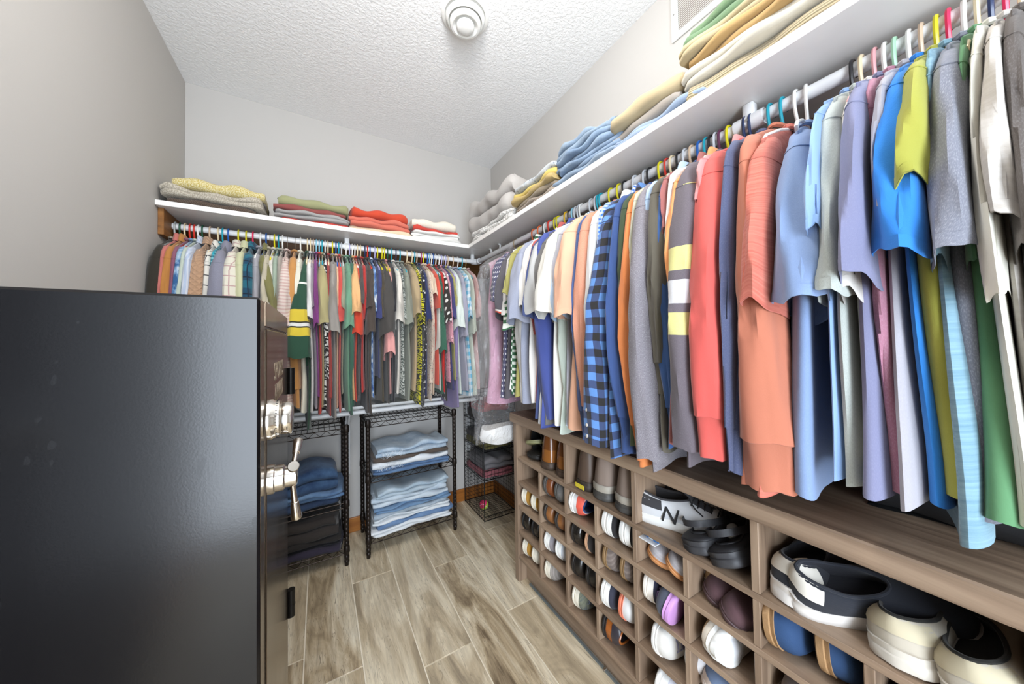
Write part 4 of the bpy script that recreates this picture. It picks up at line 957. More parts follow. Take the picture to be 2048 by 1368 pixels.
 (0.0443, 0.0055, dict(sn='cream crew tee', name='t_shirt', cat='t-shirt', sl='S', hem=-0.784, send=-0.505, sth=0.008, hanger='navy', out=0.03, mat=cloth('#e0dccd'))),
 (0.0315, 0.0055, dict(sn='ivory slub tee', name='t_shirt', cat='t-shirt', sl='S', hem=-0.784, send=-0.429, sth=0.0136, hanger='hot pink', out=0.045, mat=cloth('#cbc4bc', pat='slub', c2='#bdb4a9', sc=0.6))),
 (0.0187, 0.0055, dict(sn='dark taupe tee', name='t_shirt', cat='t-shirt', sl='S', hem=-0.772, send=-0.461, sth=0.01, hanger='cream', out=0.03, mat=cloth('#5f5650', heather=0.1))),
]
prev = None
for s_, th_, g_d in BACK:
    garment('back', s_, th_, g_d, prev); prev = g_d['sn']
prev = None
for s_, th_, g_d in SIDE:
    garment('side', s_, th_, g_d, prev); prev = g_d['sn']

# ------------------------------------------------------------------ folded clothes
def folded(name, label, cat, mat, loc, w, d, h, layers=2, seed=1, sag=0.006, rotz=0.0, group=None, lump=0.0, fray=None):
    """a folded garment: its front shows the rounded folds of its layers; x runs along the shelf, -y is the front"""
    rng = random.Random(seed * 7 + 3)
    ph = [rng.uniform(0, TAU) for _ in range(8)]
    prof = []
    lh = h / layers
    for k in range(layers):
        zc = lh * (k + .5); dep = rng.uniform(-0.012, 0.012)
        for a in np.linspace(-80, 80, 7):
            r = math.radians(a); prof.append((-d / 2 + dep + lh * .55 * (1 - math.cos(r)), zc + lh * .5 * math.sin(r), k))
        if k < layers - 1: prof.append((-d / 2 + dep + lh * .75 + .010, lh * (k + 1), k))
    for yy in np.linspace(-d / 2 + .05, d / 2 - .05, 6): prof.append((yy, h, layers))
    for a in np.linspace(80, -80, 5):
        r = math.radians(a); prof.append((d / 2 - h * .4 * (1 - math.cos(r)), h / 2 + h / 2 * math.sin(r), layers))
    for yy in np.linspace(d / 2 - .05, -d / 2 + .05, 5): prof.append((yy, 0, -1))
    pr = np.array([(a, b) for a, b, _ in prof]); kk = np.array([c for _, _, c in prof])
    n = 24
    R = []
    for i, q in enumerate(np.linspace(0, 1, n)):
        x = (q - .5) * w
        e = min(q, 1 - q); end = math.sqrt(max(0, min(1, e / 0.06) * (2 - min(1, e / 0.06))))
        y, z = pr[:, 0].copy(), pr[:, 1].copy()
        zf = np.clip(z / h, 0, 1)
        bump = sag * (np.sin(7 * x / max(w, .1) * 2 + ph[0]) + .7 * np.sin(23 * x + ph[1] + 9 * y)) + lump * (np.sin(11 * x + ph[2]) * np.sin(13 * y + ph[3]) + .6 * np.sin(27 * x + 19 * y + ph[4]))
        z = z + bump * zf
        z = h * .30 * zf * (1 - end) + z * (end + (1 - end) * .55) if i in (0, n - 1) else z * (0.80 + .20 * end)
        y = y * (0.93 + .07 * end) + 0.008 * np.sin(17 * x + ph[5] + kk * 2.1) + 0.004 * np.sin(47 * x + ph[6] + kk)
        xx = np.full(len(y), x) + 0.006 * np.sin(kk * 2.4 + ph[7]) * (1 - end) + 0.004 * np.sin(30 * y + ph[2]) * (1 - end)
        z = np.maximum(z, 0.0005)
        R.append(np.stack([xx, y, z], 1))
    m = MB(); m.loft(np.array(R), True, True)
    t = thing(name, label, cat, loc, (0, 0, rotz), group)
    o = m.build('folded_cloth', mat, t)
    if fray:
        f = MB()
        for q in range(60):
            x = -w / 2 + .02 + (w * .3) * rng.random(); zc = h * (.15 + .7 * rng.random())
            f.tube([(x, -d / 2 - .001, zc), (x + rng.uniform(-.008, .008), -d / 2 - .010, zc - .004), (x + rng.uniform(-.012, .012), -d / 2 - .012, zc - .016 * rng.random() - .004)], 0.0006, 3)
        f.build('frayed_hem', fray, t)['kind'] = 'stuff'
    return t

def stack(items, x, y, z, rotz, group, face):
    """items bottom to top; face (0,-1) looks from the back wall, (-1,0) from the side wall"""
    for k, (name, label, cat, mat, w, d, h, lay, dx, kw) in enumerate(items):
        rj = random.Random(label); tj = rj.uniform(-.035, .035); dx = dx + rj.uniform(-.006, .006)
        if rotz == 0: loc = (x + dx, y, z + .0006)
        else: loc = (x, y + dx, z + .0006)
        folded(name, label, cat, mat, loc, w, d, h, lay, seed=hash_(label), rotz=rotz + kw.get('turn', tj), group=group, sag=kw.get('sag', .003), lump=kw.get('lump', .0), fray=kw.get('fray'))
        z += h * kw.get('nest', 0.97)
def hash_(s): return sum(ord(c) * (i + 1) for i, c in enumerate(s)) % 997

C_ = cloth
GB = 'folded clothes on the back shelf'
YS_ = 2.085
stack([('knit_sweater', 'brown ribbed sweater at the bottom of the stack by the left wall', 'sweater', C_('#6d5b4d', pat='knit'), .30, .30, .030, 1, .0, {}),
       ('knit_sweater', 'chunky cream sweater under the mustard speckled throw', 'sweater', C_('#cfc6b4', pat='speckle', c2='#aaa08e', sc=.7), .345, .31, .048, 2, -.008, {'sag': .006}),
       ('throw', 'mustard speckled fluffy throw on top of the cream sweater', 'throw', C_('#cbb35a', pat='speckle', c2='#eadfb0', sc=.8), .32, .30, .050, 1, .012, {'sag': .007})], -.402, YS_, SHT, 0, GB, 0)
stack([('knit_shirt', 'flat red top at the bottom under the grey sweatshirt', 'top', C_('#d5453b'), .30, .30, .018, 1, .012, {}),
       ('sweatshirt', 'folded pale grey sweatshirt below the maroon top', 'sweatshirt', C_('#a9a6a3', heather=.12), .325, .31, .034, 2, .005, {'sag': .005}),
       ('knit_shirt', 'folded maroon top between grey and sage clothes', 'top', C_('#9a4f4a'), .315, .30, .028, 1, -.008, {'sag': .005}),
       ('trousers', 'folded sage green trousers crowning the second shelf stack', 'trousers', C_('#a3a476'), .31, .31, .044, 1, .006, {'sag': .006})], -.022, YS_, SHT, 0, GB, 0)
stack([('knit_sweater', 'thin cream sweater under the salmon sweater', 'sweater', C_('#ecd5b2'), .325, .30, .026, 1, 0, {'sag': .004}),
       ('knit_sweater', 'thick salmon sweater below the tomato red one', 'sweater', C_('#e2735d', heather=.05), .315, .31, .055, 2, 0, {'sag': .006}),
       ('knit_sweater', 'tomato red sweater on top of the salmon sweater', 'sweater', C_('#dc4a2c', heather=.04), .295, .30, .045, 1, -.006, {'sag': .006})], .305, YS_, SHT, 0, GB, 0)
stack([('knit_shirt', 'white top lowest in the stack by the closet corner', 'top', C_('#efece6'), .30, .30, .024, 1, 0, {'sag': .004}),
       ('sheet', 'folded white sheet just under the red scarf', 'sheet', C_('#f2efea'), .29, .30, .030, 2, .0, {'sag': .004}),
       ('scarf', 'crumpled red scarf under the fluffy cream sweater', 'scarf', C_('#d8473a'), .28, .30, .022, 1, .004, {'sag': .006, 'lump': .003}),
       ('knit_sweater', 'fluffy cream sweater on top of the red scarf', 'sweater', C_('#f1e6d0', pat='speckle', c2='#f7efe0'), .275, .31, .052, 1, -.01, {'sag': .005})], .632, YS_, SHT, 0, GB, 0)
GS = 'folded clothes on the side shelf'
XS_ = 0.990
ROT = -math.pi / 2
stack([('towel', 'white quilted pad flat on the side shelf by the corner', 'pad', C_('#efede8', pat='quilt'), .52, .30, .036, 2, 0, {'sag': .003}),
       ('towel', 'second white quilted pad under the rumpled grey blanket', 'pad', C_('#eceae5', pat='quilt'), .50, .30, .036, 2, .0, {'sag': .004}),
       ('blanket', 'rumpled grey blanket heaped over the white quilted pads', 'blanket', C_('#c2bcb6', heather=.03), .50, .31, .19, 2, .03, {'sag': .012, 'lump': .020})], XS_, 1.66, SHT, ROT, GS, 1)
stack([('trousers', 'taupe trousers lowest beside the white quilted pads', 'trousers', C_('#a59686'), .345, .29, .030, 2, 0, {'sag': .004}),
       ('trousers', 'folded mushroom brown trousers over the taupe ones', 'trousers', C_('#94856f'), .34, .29, .026, 1, 0, {'sag': .004}),
       ('shorts', 'folded tan shorts under the butter yellow top', 'shorts', C_('#c4a86a'), .335, .29, .024, 1, .005, {'sag': .004}),
       ('knit_shirt', 'butter yellow top under the pale grey floral blouse', 'top', C_('#e0c566'), .335, .29, .030, 1, 0, {'sag': .005}),
       ('blouse', 'pale grey floral blouse on top of the butter yellow top', 'blouse', C_('#c9ced0', pat='floral', c2='#8f98a4', c3='#e9e6e0'), .32, .28, .030, 1, -.01, {'sag': .006, 'lump': .006})], XS_ - .01, 1.212, SHT, ROT, GS, 1)
DN = lambda a, b, c='#dfe7ee': cloth(a, pat='denim', c2=b, c3=c)
stack([('jeans', 'faded jeans lowest in the rolled stack, legs toward the corner', 'jeans', DN('#71879f', '#93a7bd', '#a6b6c8'), .33, .29, .034, 2, .01, {'sag': .004}),
       ('jeans', 'second faded jeans up in the stack with loose waistbands', 'jeans', DN('#647d9c', '#8aa1bb', '#a3b5c9'), .31, .29, .038, 2, -.01, {'sag': .006}),
       ('jeans', 'light blue jeans with puckered waistband below the top pair', 'jeans', DN('#5f7a9b', '#8fa6bf', '#9fb2c8'), .32, .29, .045, 2, .012, {'sag': .008, 'lump': .004}),
       ('jeans', 'light blue jeans rolled loosely on top of the denim stack', 'jeans', DN('#67809c', '#95a9bd', '#a5b6c8'), .29, .28, .050, 2, .02, {'sag': .010, 'lump': .008})], XS_ - .005, .885, SHT, ROT, GS, 1)
stack([('jeans', 'pale jeans lying flat under the stone khaki trousers', 'jeans', DN('#8094b3', '#9db0c9', '#aebdd2'), .30, .29, .036, 2, -.006, {'sag': .005}),
       ('trousers', 'grey trousers between pale jeans and khaki trousers', 'trousers', C_('#a39a90'), .25, .29, .036, 1, .035, {'sag': .004}),
       ('trousers', 'stone khaki trousers on top of the pale jeans', 'trousers', C_('#c0ad87'), .255, .29, .046, 1, .03, {'sag': .006})], XS_ - .005, .603, SHT, ROT, GS, 1)
stack([('corduroy_trousers', 'cream corduroy trousers at the bottom under the air grille', 'trousers', C_('#cdbb94', pat='cord'), .36, .30, .052, 1, 0, {'sag': .0028}),
       ('trousers', 'ivory chinos folded above the cream corduroy', 'trousers', C_('#d3cbb9'), .355, .30, .042, 2, .0, {'sag': .0028}),
       ('trousers', 'honey tan chinos between ivory and beige trousers', 'trousers', C_('#c49f66'), .35, .30, .036, 2, .006, {'sag': .0028}),
       ('trousers', 'beige linen trousers below the green hoodie', 'trousers', C_('#c0af88'), .355, .30, .036, 2, .004, {'sag': .0028}),
       ('hoodie', 'folded green hoodie on top of the tan trousers', 'hoodie', C_('#6f8c66', heather=.05), .345, .30, .058, 2, .014, {'sag': .0028})], XS_ + .005, .322, SHT, ROT, GS, 1)

GM, GL = 'folded jeans on the middle rack', 'folded trousers on the rack behind the safe'
FR = plain('frayed_threads', '#dfe6ec', .9)
xm, ym = .475, 2.085
stack([('jeans', 'deep blue jeans lowest on the middle wire shelf', 'jeans', DN('#32507f', '#6386b0', '#7f9fc4'), .43, .27, .034, 2, 0, {'sag': .004}),
       ('shorts', 'bleached frayed denim shorts over the deep blue jeans', 'shorts', DN('#cfdbe6', '#eef1f3', '#ffffff'), .44, .27, .032, 1, -.005, {'sag': .006, 'fray': FR}),
       ('trousers', 'dark brown trousers between bleached and ripped denim', 'trousers', C_('#5d5148'), .43, .27, .026, 1, -.01, {'sag': .005}),
       ('jeans', 'ripped pale blue jeans on top of the middle wire shelf', 'jeans', DN('#7a9cbd', '#bfd2e0'), .41, .26, .048, 2, .012, {'sag': .010, 'lump': .006, 'fray': FR})], xm, ym, .4285, 0, GM, 0)
stack([('jeans', 'white wash jeans hanging over the lowest middle shelf edge', 'jeans', DN('#d5dfe7', '#eef1f2', '#ffffff'), .45, .28, .032, 2, -.008, {'sag': .004}),
       ('jeans', 'blue jeans second from the lowest shelf wires', 'jeans', DN('#3b5f94', '#7798c0', '#8aa8cc'), .44, .27, .026, 1, .01, {'sag': .004}),
       ('jeans', 'long white wash jeans folded over the blue pair', 'jeans', DN('#cddae4', '#ecf0f2', '#ffffff'), .44, .27, .030, 2, -.004, {'sag': .006}),
       ('jeans', 'grey blue jeans with patched pocket halfway up the stack', 'jeans', DN('#7b94ab', '#b3c4d2'), .42, .265, .026, 1, 0, {'sag': .005}),
       ('jeans', 'mid blue jeans with a rivet under the pale trio', 'jeans', DN('#446d9b', '#7a9cbf', '#8fb0cf'), .43, .27, .028, 2, .006, {'sag': .006}),
       ('jeans', 'ice blue jeans third from the stack top', 'jeans', DN('#b7cbdc', '#dbe5ec'), .43, .27, .026, 1, 0, {'sag': .006}),
       ('jeans', 'pale jeans just under the sky grey pair', 'jeans', DN('#a9c2d8', '#d3e0ea'), .43, .27, .026, 1, -.006, {'sag': .007}),
       ('jeans', 'sky grey jeans topping the lowest middle stack', 'jeans', DN('#8fadc4', '#b9cbd6'), .41, .26, .040, 2, .010, {'sag': .012})], xm, ym, .1015, 0, GM, 0)
xl = -.13
stack([('jeans', 'dark wash jeans flat on the upper shelf behind the safe handle', 'jeans', DN('#222f48', '#3c5273', '#30456a'), .44, .27, .034, 1, 0, {'sag': .004}),
       ('shorts', 'frayed blue denim shorts with white hem behind the safe handle', 'shorts', DN('#36598c', '#7799bd', '#6f93bd'), .45, .28, .044, 2, .012, {'sag': .008, 'fray': FR}),
       ('jeans', 'big navy jeans with faded knee on top behind the safe', 'jeans', DN('#1c3258', '#4f7096', '#35557f'), .43, .27, .11, 2, 0, {'sag': .008})], xl, ym, .3285, 0, GL, 0)
stack([('trousers', 'dark plum trousers lowest on the rack behind the safe', 'trousers', C_('#352f40'), .45, .28, .030, 1, .01, {'sag': .004}),
       ('leggings', 'thin black leggings above the plum trousers', 'leggings', C_('#1d1b1e'), .44, .27, .022, 1, 0, {'sag': .004}),
       ('trousers', 'black trousers with beige lining edge under the charcoal pair', 'trousers', C_('#2b2724'), .44, .27, .026, 1, 0, {'sag': .005}),
       ('trousers', 'charcoal brown trousers topping the dark stack behind the safe', 'trousers', C_('#38322e'), .43, .27, .10, 2, 0, {'sag': .006, 'lump': .004})], xl, ym, .0915, 0, GL, 0)

# clothes in the wire basket tower
GBK = 'clothes in the basket tower'
xb, yb = 1.03, 2.085
stack([('sweatpants', 'rose pink sweatpants lowest in the second basket tray', 'trousers', C_('#c9707a', pat='knit'), .215, .29, .045, 2, 0, {'sag': .004}),
       ('jacket', 'grey nylon jacket stuffed above the rose pink sweatpants', 'jacket', C_('#7d7a7c'), .21, .29, .075, 2, 0, {'sag': .008, 'lump': .006})], xb, yb, .266, 0, GBK, 0)
stack([('jacket', 'olive yellow jacket folded in the third basket tray', 'jacket', C_('#6d6736'), .215, .29, .050, 2, 0, {'sag': .004}),
       ('sweatshirt', 'dark grey sweatshirt on the olive yellow jacket', 'sweatshirt', C_('#5b5654'), .21, .29, .045, 2, 0, {'sag': .006})], xb, yb, .449, 0, GBK, 0)
stack([('sweatshirt', 'dark brown bundle in the highest basket tray', 'sweatshirt', C_('#4f4640'), .21, .28, .060, 2, 0, {'sag': .006}),
       ('cap', 'red knitted cap lying in the highest basket tray', 'hat', C_('#c22f35'), .19, .26, .060, 1, 0, {'sag': .010, 'lump': .008})], xb, yb, .629, 0, GBK, 0)
folded('duffel_bag', 'black duffel bag slumped on the near end of the shoe cabinet', 'bag', plain('black_nylon', '#121214', .8, bump=.3), (1.055, .115, .8115), .20, .20, .13, 1, 5, .008, ROT, None, .006)

# ------------------------------------------------------------------ clear dry-cleaning bag around the pink gown
def film():
    t = NT('clear_film'); v = t.coord('Object')
    f = t.noise(v, 26.0, 3.0, 0.6, 1.2)
    t.bump(f, 0.7, 0.02)
    tr = t.n('ShaderNodeBsdfTransparent'); gl = t.n('ShaderNodeBsdfGlossy'); gl.inputs['Roughness'].default_value = 0.08
    bp = [n for n in t.t.nodes if n.type == 'BUMP'][0]; t.l(bp.outputs[0], gl.inputs['Normal'])
    df = t.n('ShaderNodeBsdfDiffuse'); df.inputs[0].default_value = (.8, .8, .82, 1)
    a = t.n('ShaderNodeMixShader'); a.inputs[0].default_value = 0.05; t.l(tr.outputs[0], a.inputs[1]); t.l(df.outputs[0], a.inputs[2])
    fr = t.n('ShaderNodeFresnel'); fr.inputs[0].default_value = 1.45; t.l(bp.outputs[0], fr.inputs['Normal'])
    b = t.n('ShaderNodeMixShader'); t.l(t.math('MULTIPLY_ADD', fr.outputs[0], 0.30, 0.01), b.inputs[0]); t.l(a.outputs[0], b.inputs[1]); t.l(gl.outputs[0], b.inputs[2])
    out = [n for n in t.t.nodes if n.type == 'OUTPUT_MATERIAL'][0]; t.l(b.outputs[0], out.inputs[0])
    return t.m
t = thing('garment_bag', 'clear plastic dry-cleaning bag hanging over the pink evening gown', 'bag', (RODX, 1.452, RODZ))
R = []
rng = random.Random(4)
for i, z in enumerate(np.linspace(-.055, -1.05, 34)):
    k = i / 33
    w = .05 + .17 * sm(0, .14, k) - .09 * k * k; dpt = .010 + .045 * sm(0, .2, k) + .01 * math.sin(k * 9)
    a = np.arange(44) * TAU / 44
    r = 1 + .09 * np.sin(5 * a + k * 9) + .07 * np.sin(9 * a - k * 14 + 1) + .05 * np.sin(17 * a + k * 23)
    x = -.015 - .11 * k * k - .01 * k + w * sup(np.cos(a), .7) * r - .02
    x = np.minimum(x, .195)
    R.append(np.stack([x, .028 * k + dpt * np.sin(a) * r, np.full(44, z) + .006 * np.sin(4 * a + k * 30)], 1))
m = MB(); m.loft(np.array(R)); m.build('film', film(), t)
m = MB(); a = np.arange(44) * TAU / 44
R = []
for q in np.linspace(0, 1, 7):
    R.append(np.stack([-.125 + (.115 + .012 * math.sin(q * 3.1)) * np.cos(a), .048 + (.048 + .01 * math.sin(q * 3.1)) * np.sin(a), -.985 - .075 * q + .008 * np.sin(3 * a + 4 * q)], 1))
m.loft(np.array(R), True, True); m.build('bottom_fold', plain('milky_film', '#d9d8d6', .25, bump=.8, bscale=60.), t)

# ------------------------------------------------------------------ shoes
def shoe_outline(L, Wd, n=40, toe=0.64):
    """closed outline, heel at -L/2, toe at +L/2"""
    s = np.array([0, .02, .06, .13, .25, .40, .55, .68, .80, .90, .96, .99, 1.0])
    hw = np.array([0, .26, .38, .45, .45, .42, .46, .50, .50, toe * .70, toe * .49, toe * .27, 0])
    ctr = np.array([0, 0, 0, 0, 0, .02, .035, .03, .01, -.01, -.02, -.02, -.02])
    half = n // 2
    u = (1 - np.cos(np.linspace(0, math.pi, half + 1))) / 2
    up = np.interp(u, s, hw) * Wd; ce = np.interp(u, s, ctr) * Wd; x = (u - .5) * L
    top = np.stack([x, ce + up], 1); bot = np.stack([x, ce - up], 1)
    return np.concatenate([top, bot[::-1][1:-1]])

def shoe(label, loc, rot, L=.27, Wd=.095, sole_h=.022, col_h=.068, kind='sneaker', upper=None, sole=None, lining=None, lace=None, toe=None, heel=None, group='shoes in the cabinet', name=None, toe_h=0.047, extra=None, heel_x=.16):
    t = thing(name or ('shoe' if kind != 'boot' else 'boot'), label, 'boot' if kind == 'boot' else ('sandal' if kind in ('sandal', 'slide') else ('clog' if kind == 'clog' else 'shoe')), loc, rot, group)
    O = shoe_outline(L, Wd); n = len(O); c = O.mean(axis=0)
    sx = (O[:, 0] / L + .5)
    spring = 0.010 * np.clip((sx - .72) / .28, 0, 1) ** 2
    def ring(sc, z, dz=0): 
        P = c + (O - c) * sc; return np.column_stack([P, np.full(n, z) + dz])
    m = MB()
    m.loft(np.array([ring(.94, 0, spring), ring(.99, .003, spring), ring(1.02, .006, spring), ring(1.02, sole_h * .6, spring), ring(1.0, sole_h * .66, spring), ring(1.015, sole_h, spring * .8)]), True, True)
    so = m.build('sole', sole, t)
    # opening curve
    tall = kind == 'boot'
    op = {'sneaker': (-.455, .10, .30), 'slipon': (-.455, .06, .31), 'loafer': (-.465, .10, .30), 'boot': (-.44, -.06, .32), 'clog': (-.40, .04, .34), 'sandal': (-.4, .1, .3), 'slide': (-.4, .1, .3)}[kind]
    ax0, ax1, wf = op[0] * L, op[1] * L, op[2] * Wd
    cxo, rxo = (ax0 + ax1) / 2, (ax1 - ax0) / 2
    ang = np.arctan2((O[:, 1] - c[1]) / (Wd * .5), np.where(O[:, 0] < cxo, (O[:, 0] - cxo) / (L * .5 + cxo), (O[:, 0] - cxo) / (L * .5 - cxo)))
    dip = 0.010 if kind in ('sneaker', 'slipon', 'loafer') else 0.0
    OP = np.column_stack([cxo + rxo * np.cos(ang), c[1] + wf * np.sin(ang), col_h - dip * (1 - np.abs(np.cos(ang))) * 1.0 + 0.006 * np.clip(-np.cos(ang), 0, 1)])
    if kind == 'clog':
        OP[:, 2] = (sole_h + .012) + (col_h - sole_h - .012) * sm(-.55, .75, np.cos(ang))
    if kind in ('sandal', 'slide'):
        m = MB()
        for (x0, wdt, hh) in ((.10, .075, .05), (-.12, .035, .055)) if kind == 'sandal' else ((.10, .10, .055),):
            R = []
            for a in np.linspace(-.08, math.pi + .08, 13):
                yy = math.cos(a) * Wd * .50; zz = sole_h - .004 + math.sin(a) * hh
                R.append([(x0 * L + wdt / 2, yy, zz), (x0 * L + wdt / 2, yy * 1.06, zz + .006 * math.sin(a) ), (x0 * L - wdt / 2, yy * 1.06, zz + .006 * math.sin(a) + .001), (x0 * L - wdt / 2, yy, zz)])
            m.loft(np.array(R), True, True)
        m.build('strap', upper, t)
        f = MB(); f.loft(np.array([ring(.97, sole_h), ring(.95, sole_h + .006), ring(.9, sole_h + .0062)]), False, True); f.build('footbed', lining, t)
        if extra: extra(t, None, O, c, sx, L, Wd, sole_h, col_h, None)
        return t
    K = 9
    R = []
    for i in range(K + 1):
        q = i / K
        gh = q ** (2.1 if not tall else 1.2); gz = 1 - (1 - q) ** 1.5
        base = ring(.985, sole_h - .003, spring * .8)
        P = base.copy()
        P[:, :2] = base[:, :2] * (1 - gh) + OP[:, :2] * gh
        toef = np.clip((sx - .55) / .45, 0, 1)
        zt = base[:, 2] + (OP[:, 2] - base[:, 2]) * (gz * (1 - toef) + toef * (toe_h / max(.03, col_h - sole_h) * math.sin(min(1, q * 1.6) * math.pi / 2) * (1 - q) + q * q * 1.0))
        P[:, 2] = zt
        bul = 0.05 * math.sin(q * math.pi)
        P[:, 1] = c[1] + (P[:, 1] - c[1]) * (1 + bul * (1 if not tall else .1))
        R.append(P)
    R = np.array(R)
    m = MB(); m.loft(R); up = m.build('upper', upper, t)
    # padded rim and lining
    m = MB(); m.tube(OP, 0.0034 if not tall else .0042, 6, closed=True); m.build('collar_rim', lining if kind in ('sneaker', 'boot') else upper, t)
    m = MB(); inn = OP.copy(); cc = OP.mean(axis=0)
    r1 = cc + (OP - cc) * .95; r2 = r1.copy(); r2[:, 2] = sole_h + .008; r2[:, :2] = c + (O - c) * .70 * .5 + (r1[:, :2] - c) * .5
    m.loft(np.array([OP, r1, r2]), False, True); m.build('lining', lining, t)
    if toe is not None:   # rubber toe band
        m = MB(); sel = sx > .60
        idx = [j for j in range(n) if sx[j] > .60]
        k0 = idx.index(max(idx, key=lambda j: sx[j]))
        rows = []
        for q in (0.0, .07, .14, .21):
            i = q * K; lo = int(i); fr = i - lo
            P = R[lo] * (1 - fr) + R[min(lo + 1, K)] * fr
            cen = np.array([c[0], c[1], 0])
            P = P + (P - cen) * np.array([.022, .022, 0]) + np.array([0, 0, .0008])
            P = P[idx]
            fade = np.clip((sx[idx] - .60) / .2, 0, 1)
            P0 = R[0][idx] + (R[0][idx] - cen) * np.array([.022, .022, 0])
            P = P0 * (1 - fade[:, None] * min(1, 1.0)) + P * fade[:, None] if q > 0 else P0
            rows.append(P)
        m.loft(np.array(rows), closed=False); m.build('toe_band', toe, t)
    if heel is not None:  # heel patch
        idx = [j for j in range(n) if sx[j] < heel_x]
        idx = [j for j in idx if j <= n // 2][::-1] + [j for j in idx if j > n // 2][::-1]
        rows = []
        for q in (.35, .55, .8, .97):
            i = q * K; lo = int(i); fr = i - lo
            P = R[lo] * (1 - fr) + R[min(lo + 1, K)] * fr
            cen = np.array([c[0], c[1], 0]); P = P + (P - cen) * np.array([.012, .02, 0]); rows.append(P[idx])
        m = MB(); m.loft(np.array(rows), closed=False); m.build('heel_patch', heel, t)
    if lace is not None:
        # ridge from the front of the opening down to the toe
        jt = int(np.argmax(sx)); ridge = R[:, jt, :]
        xs = np.linspace(ax1 + .006, ax1 + .30 * L * (.8 if not tall else .35), 5)
        o_ = np.argsort(ridge[:, 0])
        zz = np.interp(xs, ridge[o_, 0], ridge[o_, 2])
        m = MB()
        for x, z in zip(xs, zz):
            m.tube([(x - .003, c[1] - .021, z - .007), (x, c[1] - .010, z + .0035), (x, c[1] + .010, z + .0035), (x + .003, c[1] + .021, z - .007)], .0021, 5)
        b = .018
        m.tube([(xs[0], c[1], zz[0] + .004), (xs[0] - .01, c[1] + b, zz[0] + .012), (xs[0] + .006, c[1] + b * 1.9, zz[0] + .002), (xs[0] + .012, c[1] + b * .8, zz[0] + .003), (xs[0], c[1], zz[0] + .004)], .0017, 5)
        m.tube([(xs[0], c[1], zz[0] + .004), (xs[0] - .01, c[1] - b, zz[0] + .010), (xs[0] + .01, c[1] - b * 2.0, zz[0] - .004), (xs[0] + .03, c[1] - b * 2.1, zz[0] - .02)], .0017, 5)
        m.build('laces', lace, t)
        g = MB(); P = []
        for q, x in enumerate(np.linspace(ax1 - .018, ax1 + .22 * L * (.8 if not tall else .3), 6)):
            z = np.interp(x, ridge[o_, 0], ridge[o_, 2], left=col_h + .012); z = z + (.014 if q == 0 else (.004 if q == 1 else 0.0012))
            P.append([(x, c[1] - .017, z - .003), (x, c[1], z + .001), (x, c[1] + .017, z - .003), (x, c[1], z - .004)])
        g.loft(np.array(P), True, True); g.build('tongue', lining, t)
    if kind == 'clog':
        hm = MB(); jt = int(np.argmax(sx)); ridge = R[:, jt, :]
        o_ = np.argsort(ridge[:, 0])
        for i, xx in enumerate(np.linspace(ax1 + .022, .36 * L, 4)):
            for yy in (-.024, -.008, .008, .024):
                z = np.interp(xx, ridge[o_, 0], ridge[o_, 2])
                hm.lathe([(.0036, z - .006), (.0036, z + .0008), (.0005, z + .0009)], xx, c[1] + yy, 8)
        hm.build('vent_hole', M_DARKGAP, t)['kind'] = 'stuff'
        s_ = MB(); R2 = []
        for a in np.linspace(.95, TAU - .95, 17):
            p = np.array([cxo + (rxo + .010) * math.cos(a), c[1] + (wf + .014) * math.sin(a), col_h - .010 - .004 * math.cos(a)])
            R2.append([p + (0, 0, -.008), p * (1.02, 1.02, 1) + (0, 0, -.008), p * (1.02, 1.02, 1) + (0, 0, .008), p + (0, 0, .008)])
        s_.loft(np.array(R2), True, True); s_.build('heel_strap', upper, t)
    if extra: extra(t, R, O, c, sx, L, Wd, sole_h, col_h, up)
    return t

def rot_cols(ex, ez):
    ex, ez = Vector(ex).normalized(), Vector(ez).normalized(); ez = (ez - ex * ez.dot(ex)).normalized(); ey = ez.cross(ex)
    return Matrix(((ex.x, ey.x, ez.x), (ex.y, ey.y, ez.y), (ex.z, ey.z, ez.z)))
LY_TOE = rot_cols((-1, 0, 0), (0, -1, 0))     # on its side, sole to the far end, toe out
LY_HEEL = rot_cols((1, 0, 0), (0, -1, 0))
UP_HEEL = rot_cols((1, 0, 0), (0, 0, 1))
UP_TOE = rot_cols((-1, 0, 0), (0, 0, 1))
LEA = lambda h, r=.25: plain('leather', h, r, 0, .5, .15, 60.)
RUB = lambda h: plain('rubber', h, .55, 0, .4)
CVS = lambda h, **k: cloth(h, **k)
FOAM = lambda h: plain('foam', h, .6, 0, .3)
ROWZ = [(a + .0003, b - .015) for a, b in zip(LV[1:], LV[:-1])]   # clear heights of the small rows

def pair(col, row, desc, L=.268, Wd=.102, out=0.0, second=None, single=False, gap=.070, heelout=False, dz=0.0, **kw):
    y1 = colY[col] - .008
    z0, z1 = ROWZ[row]
    zc = z0 + Wd * .5 + .0015 + dz
    xc = CX + .004 + L / 2 - out
    shoe(desc + (', outer of its pair' if not single else ''), (xc, y1 - .003, zc), LY_HEEL if heelout else LY_TOE, L=L, Wd=Wd, **kw)
    if not single:
        k2 = dict(kw); k2.update(second or {})
        shoe(k2.pop('desc', desc + ', inner of its pair'), (xc + .006, y1 - .003 - gap, zc), LY_HEEL if heelout else LY_TOE, L=L, Wd=Wd, **k2)

WH, OFF = RUB('#efefea'), RUB('#e7e1d0')
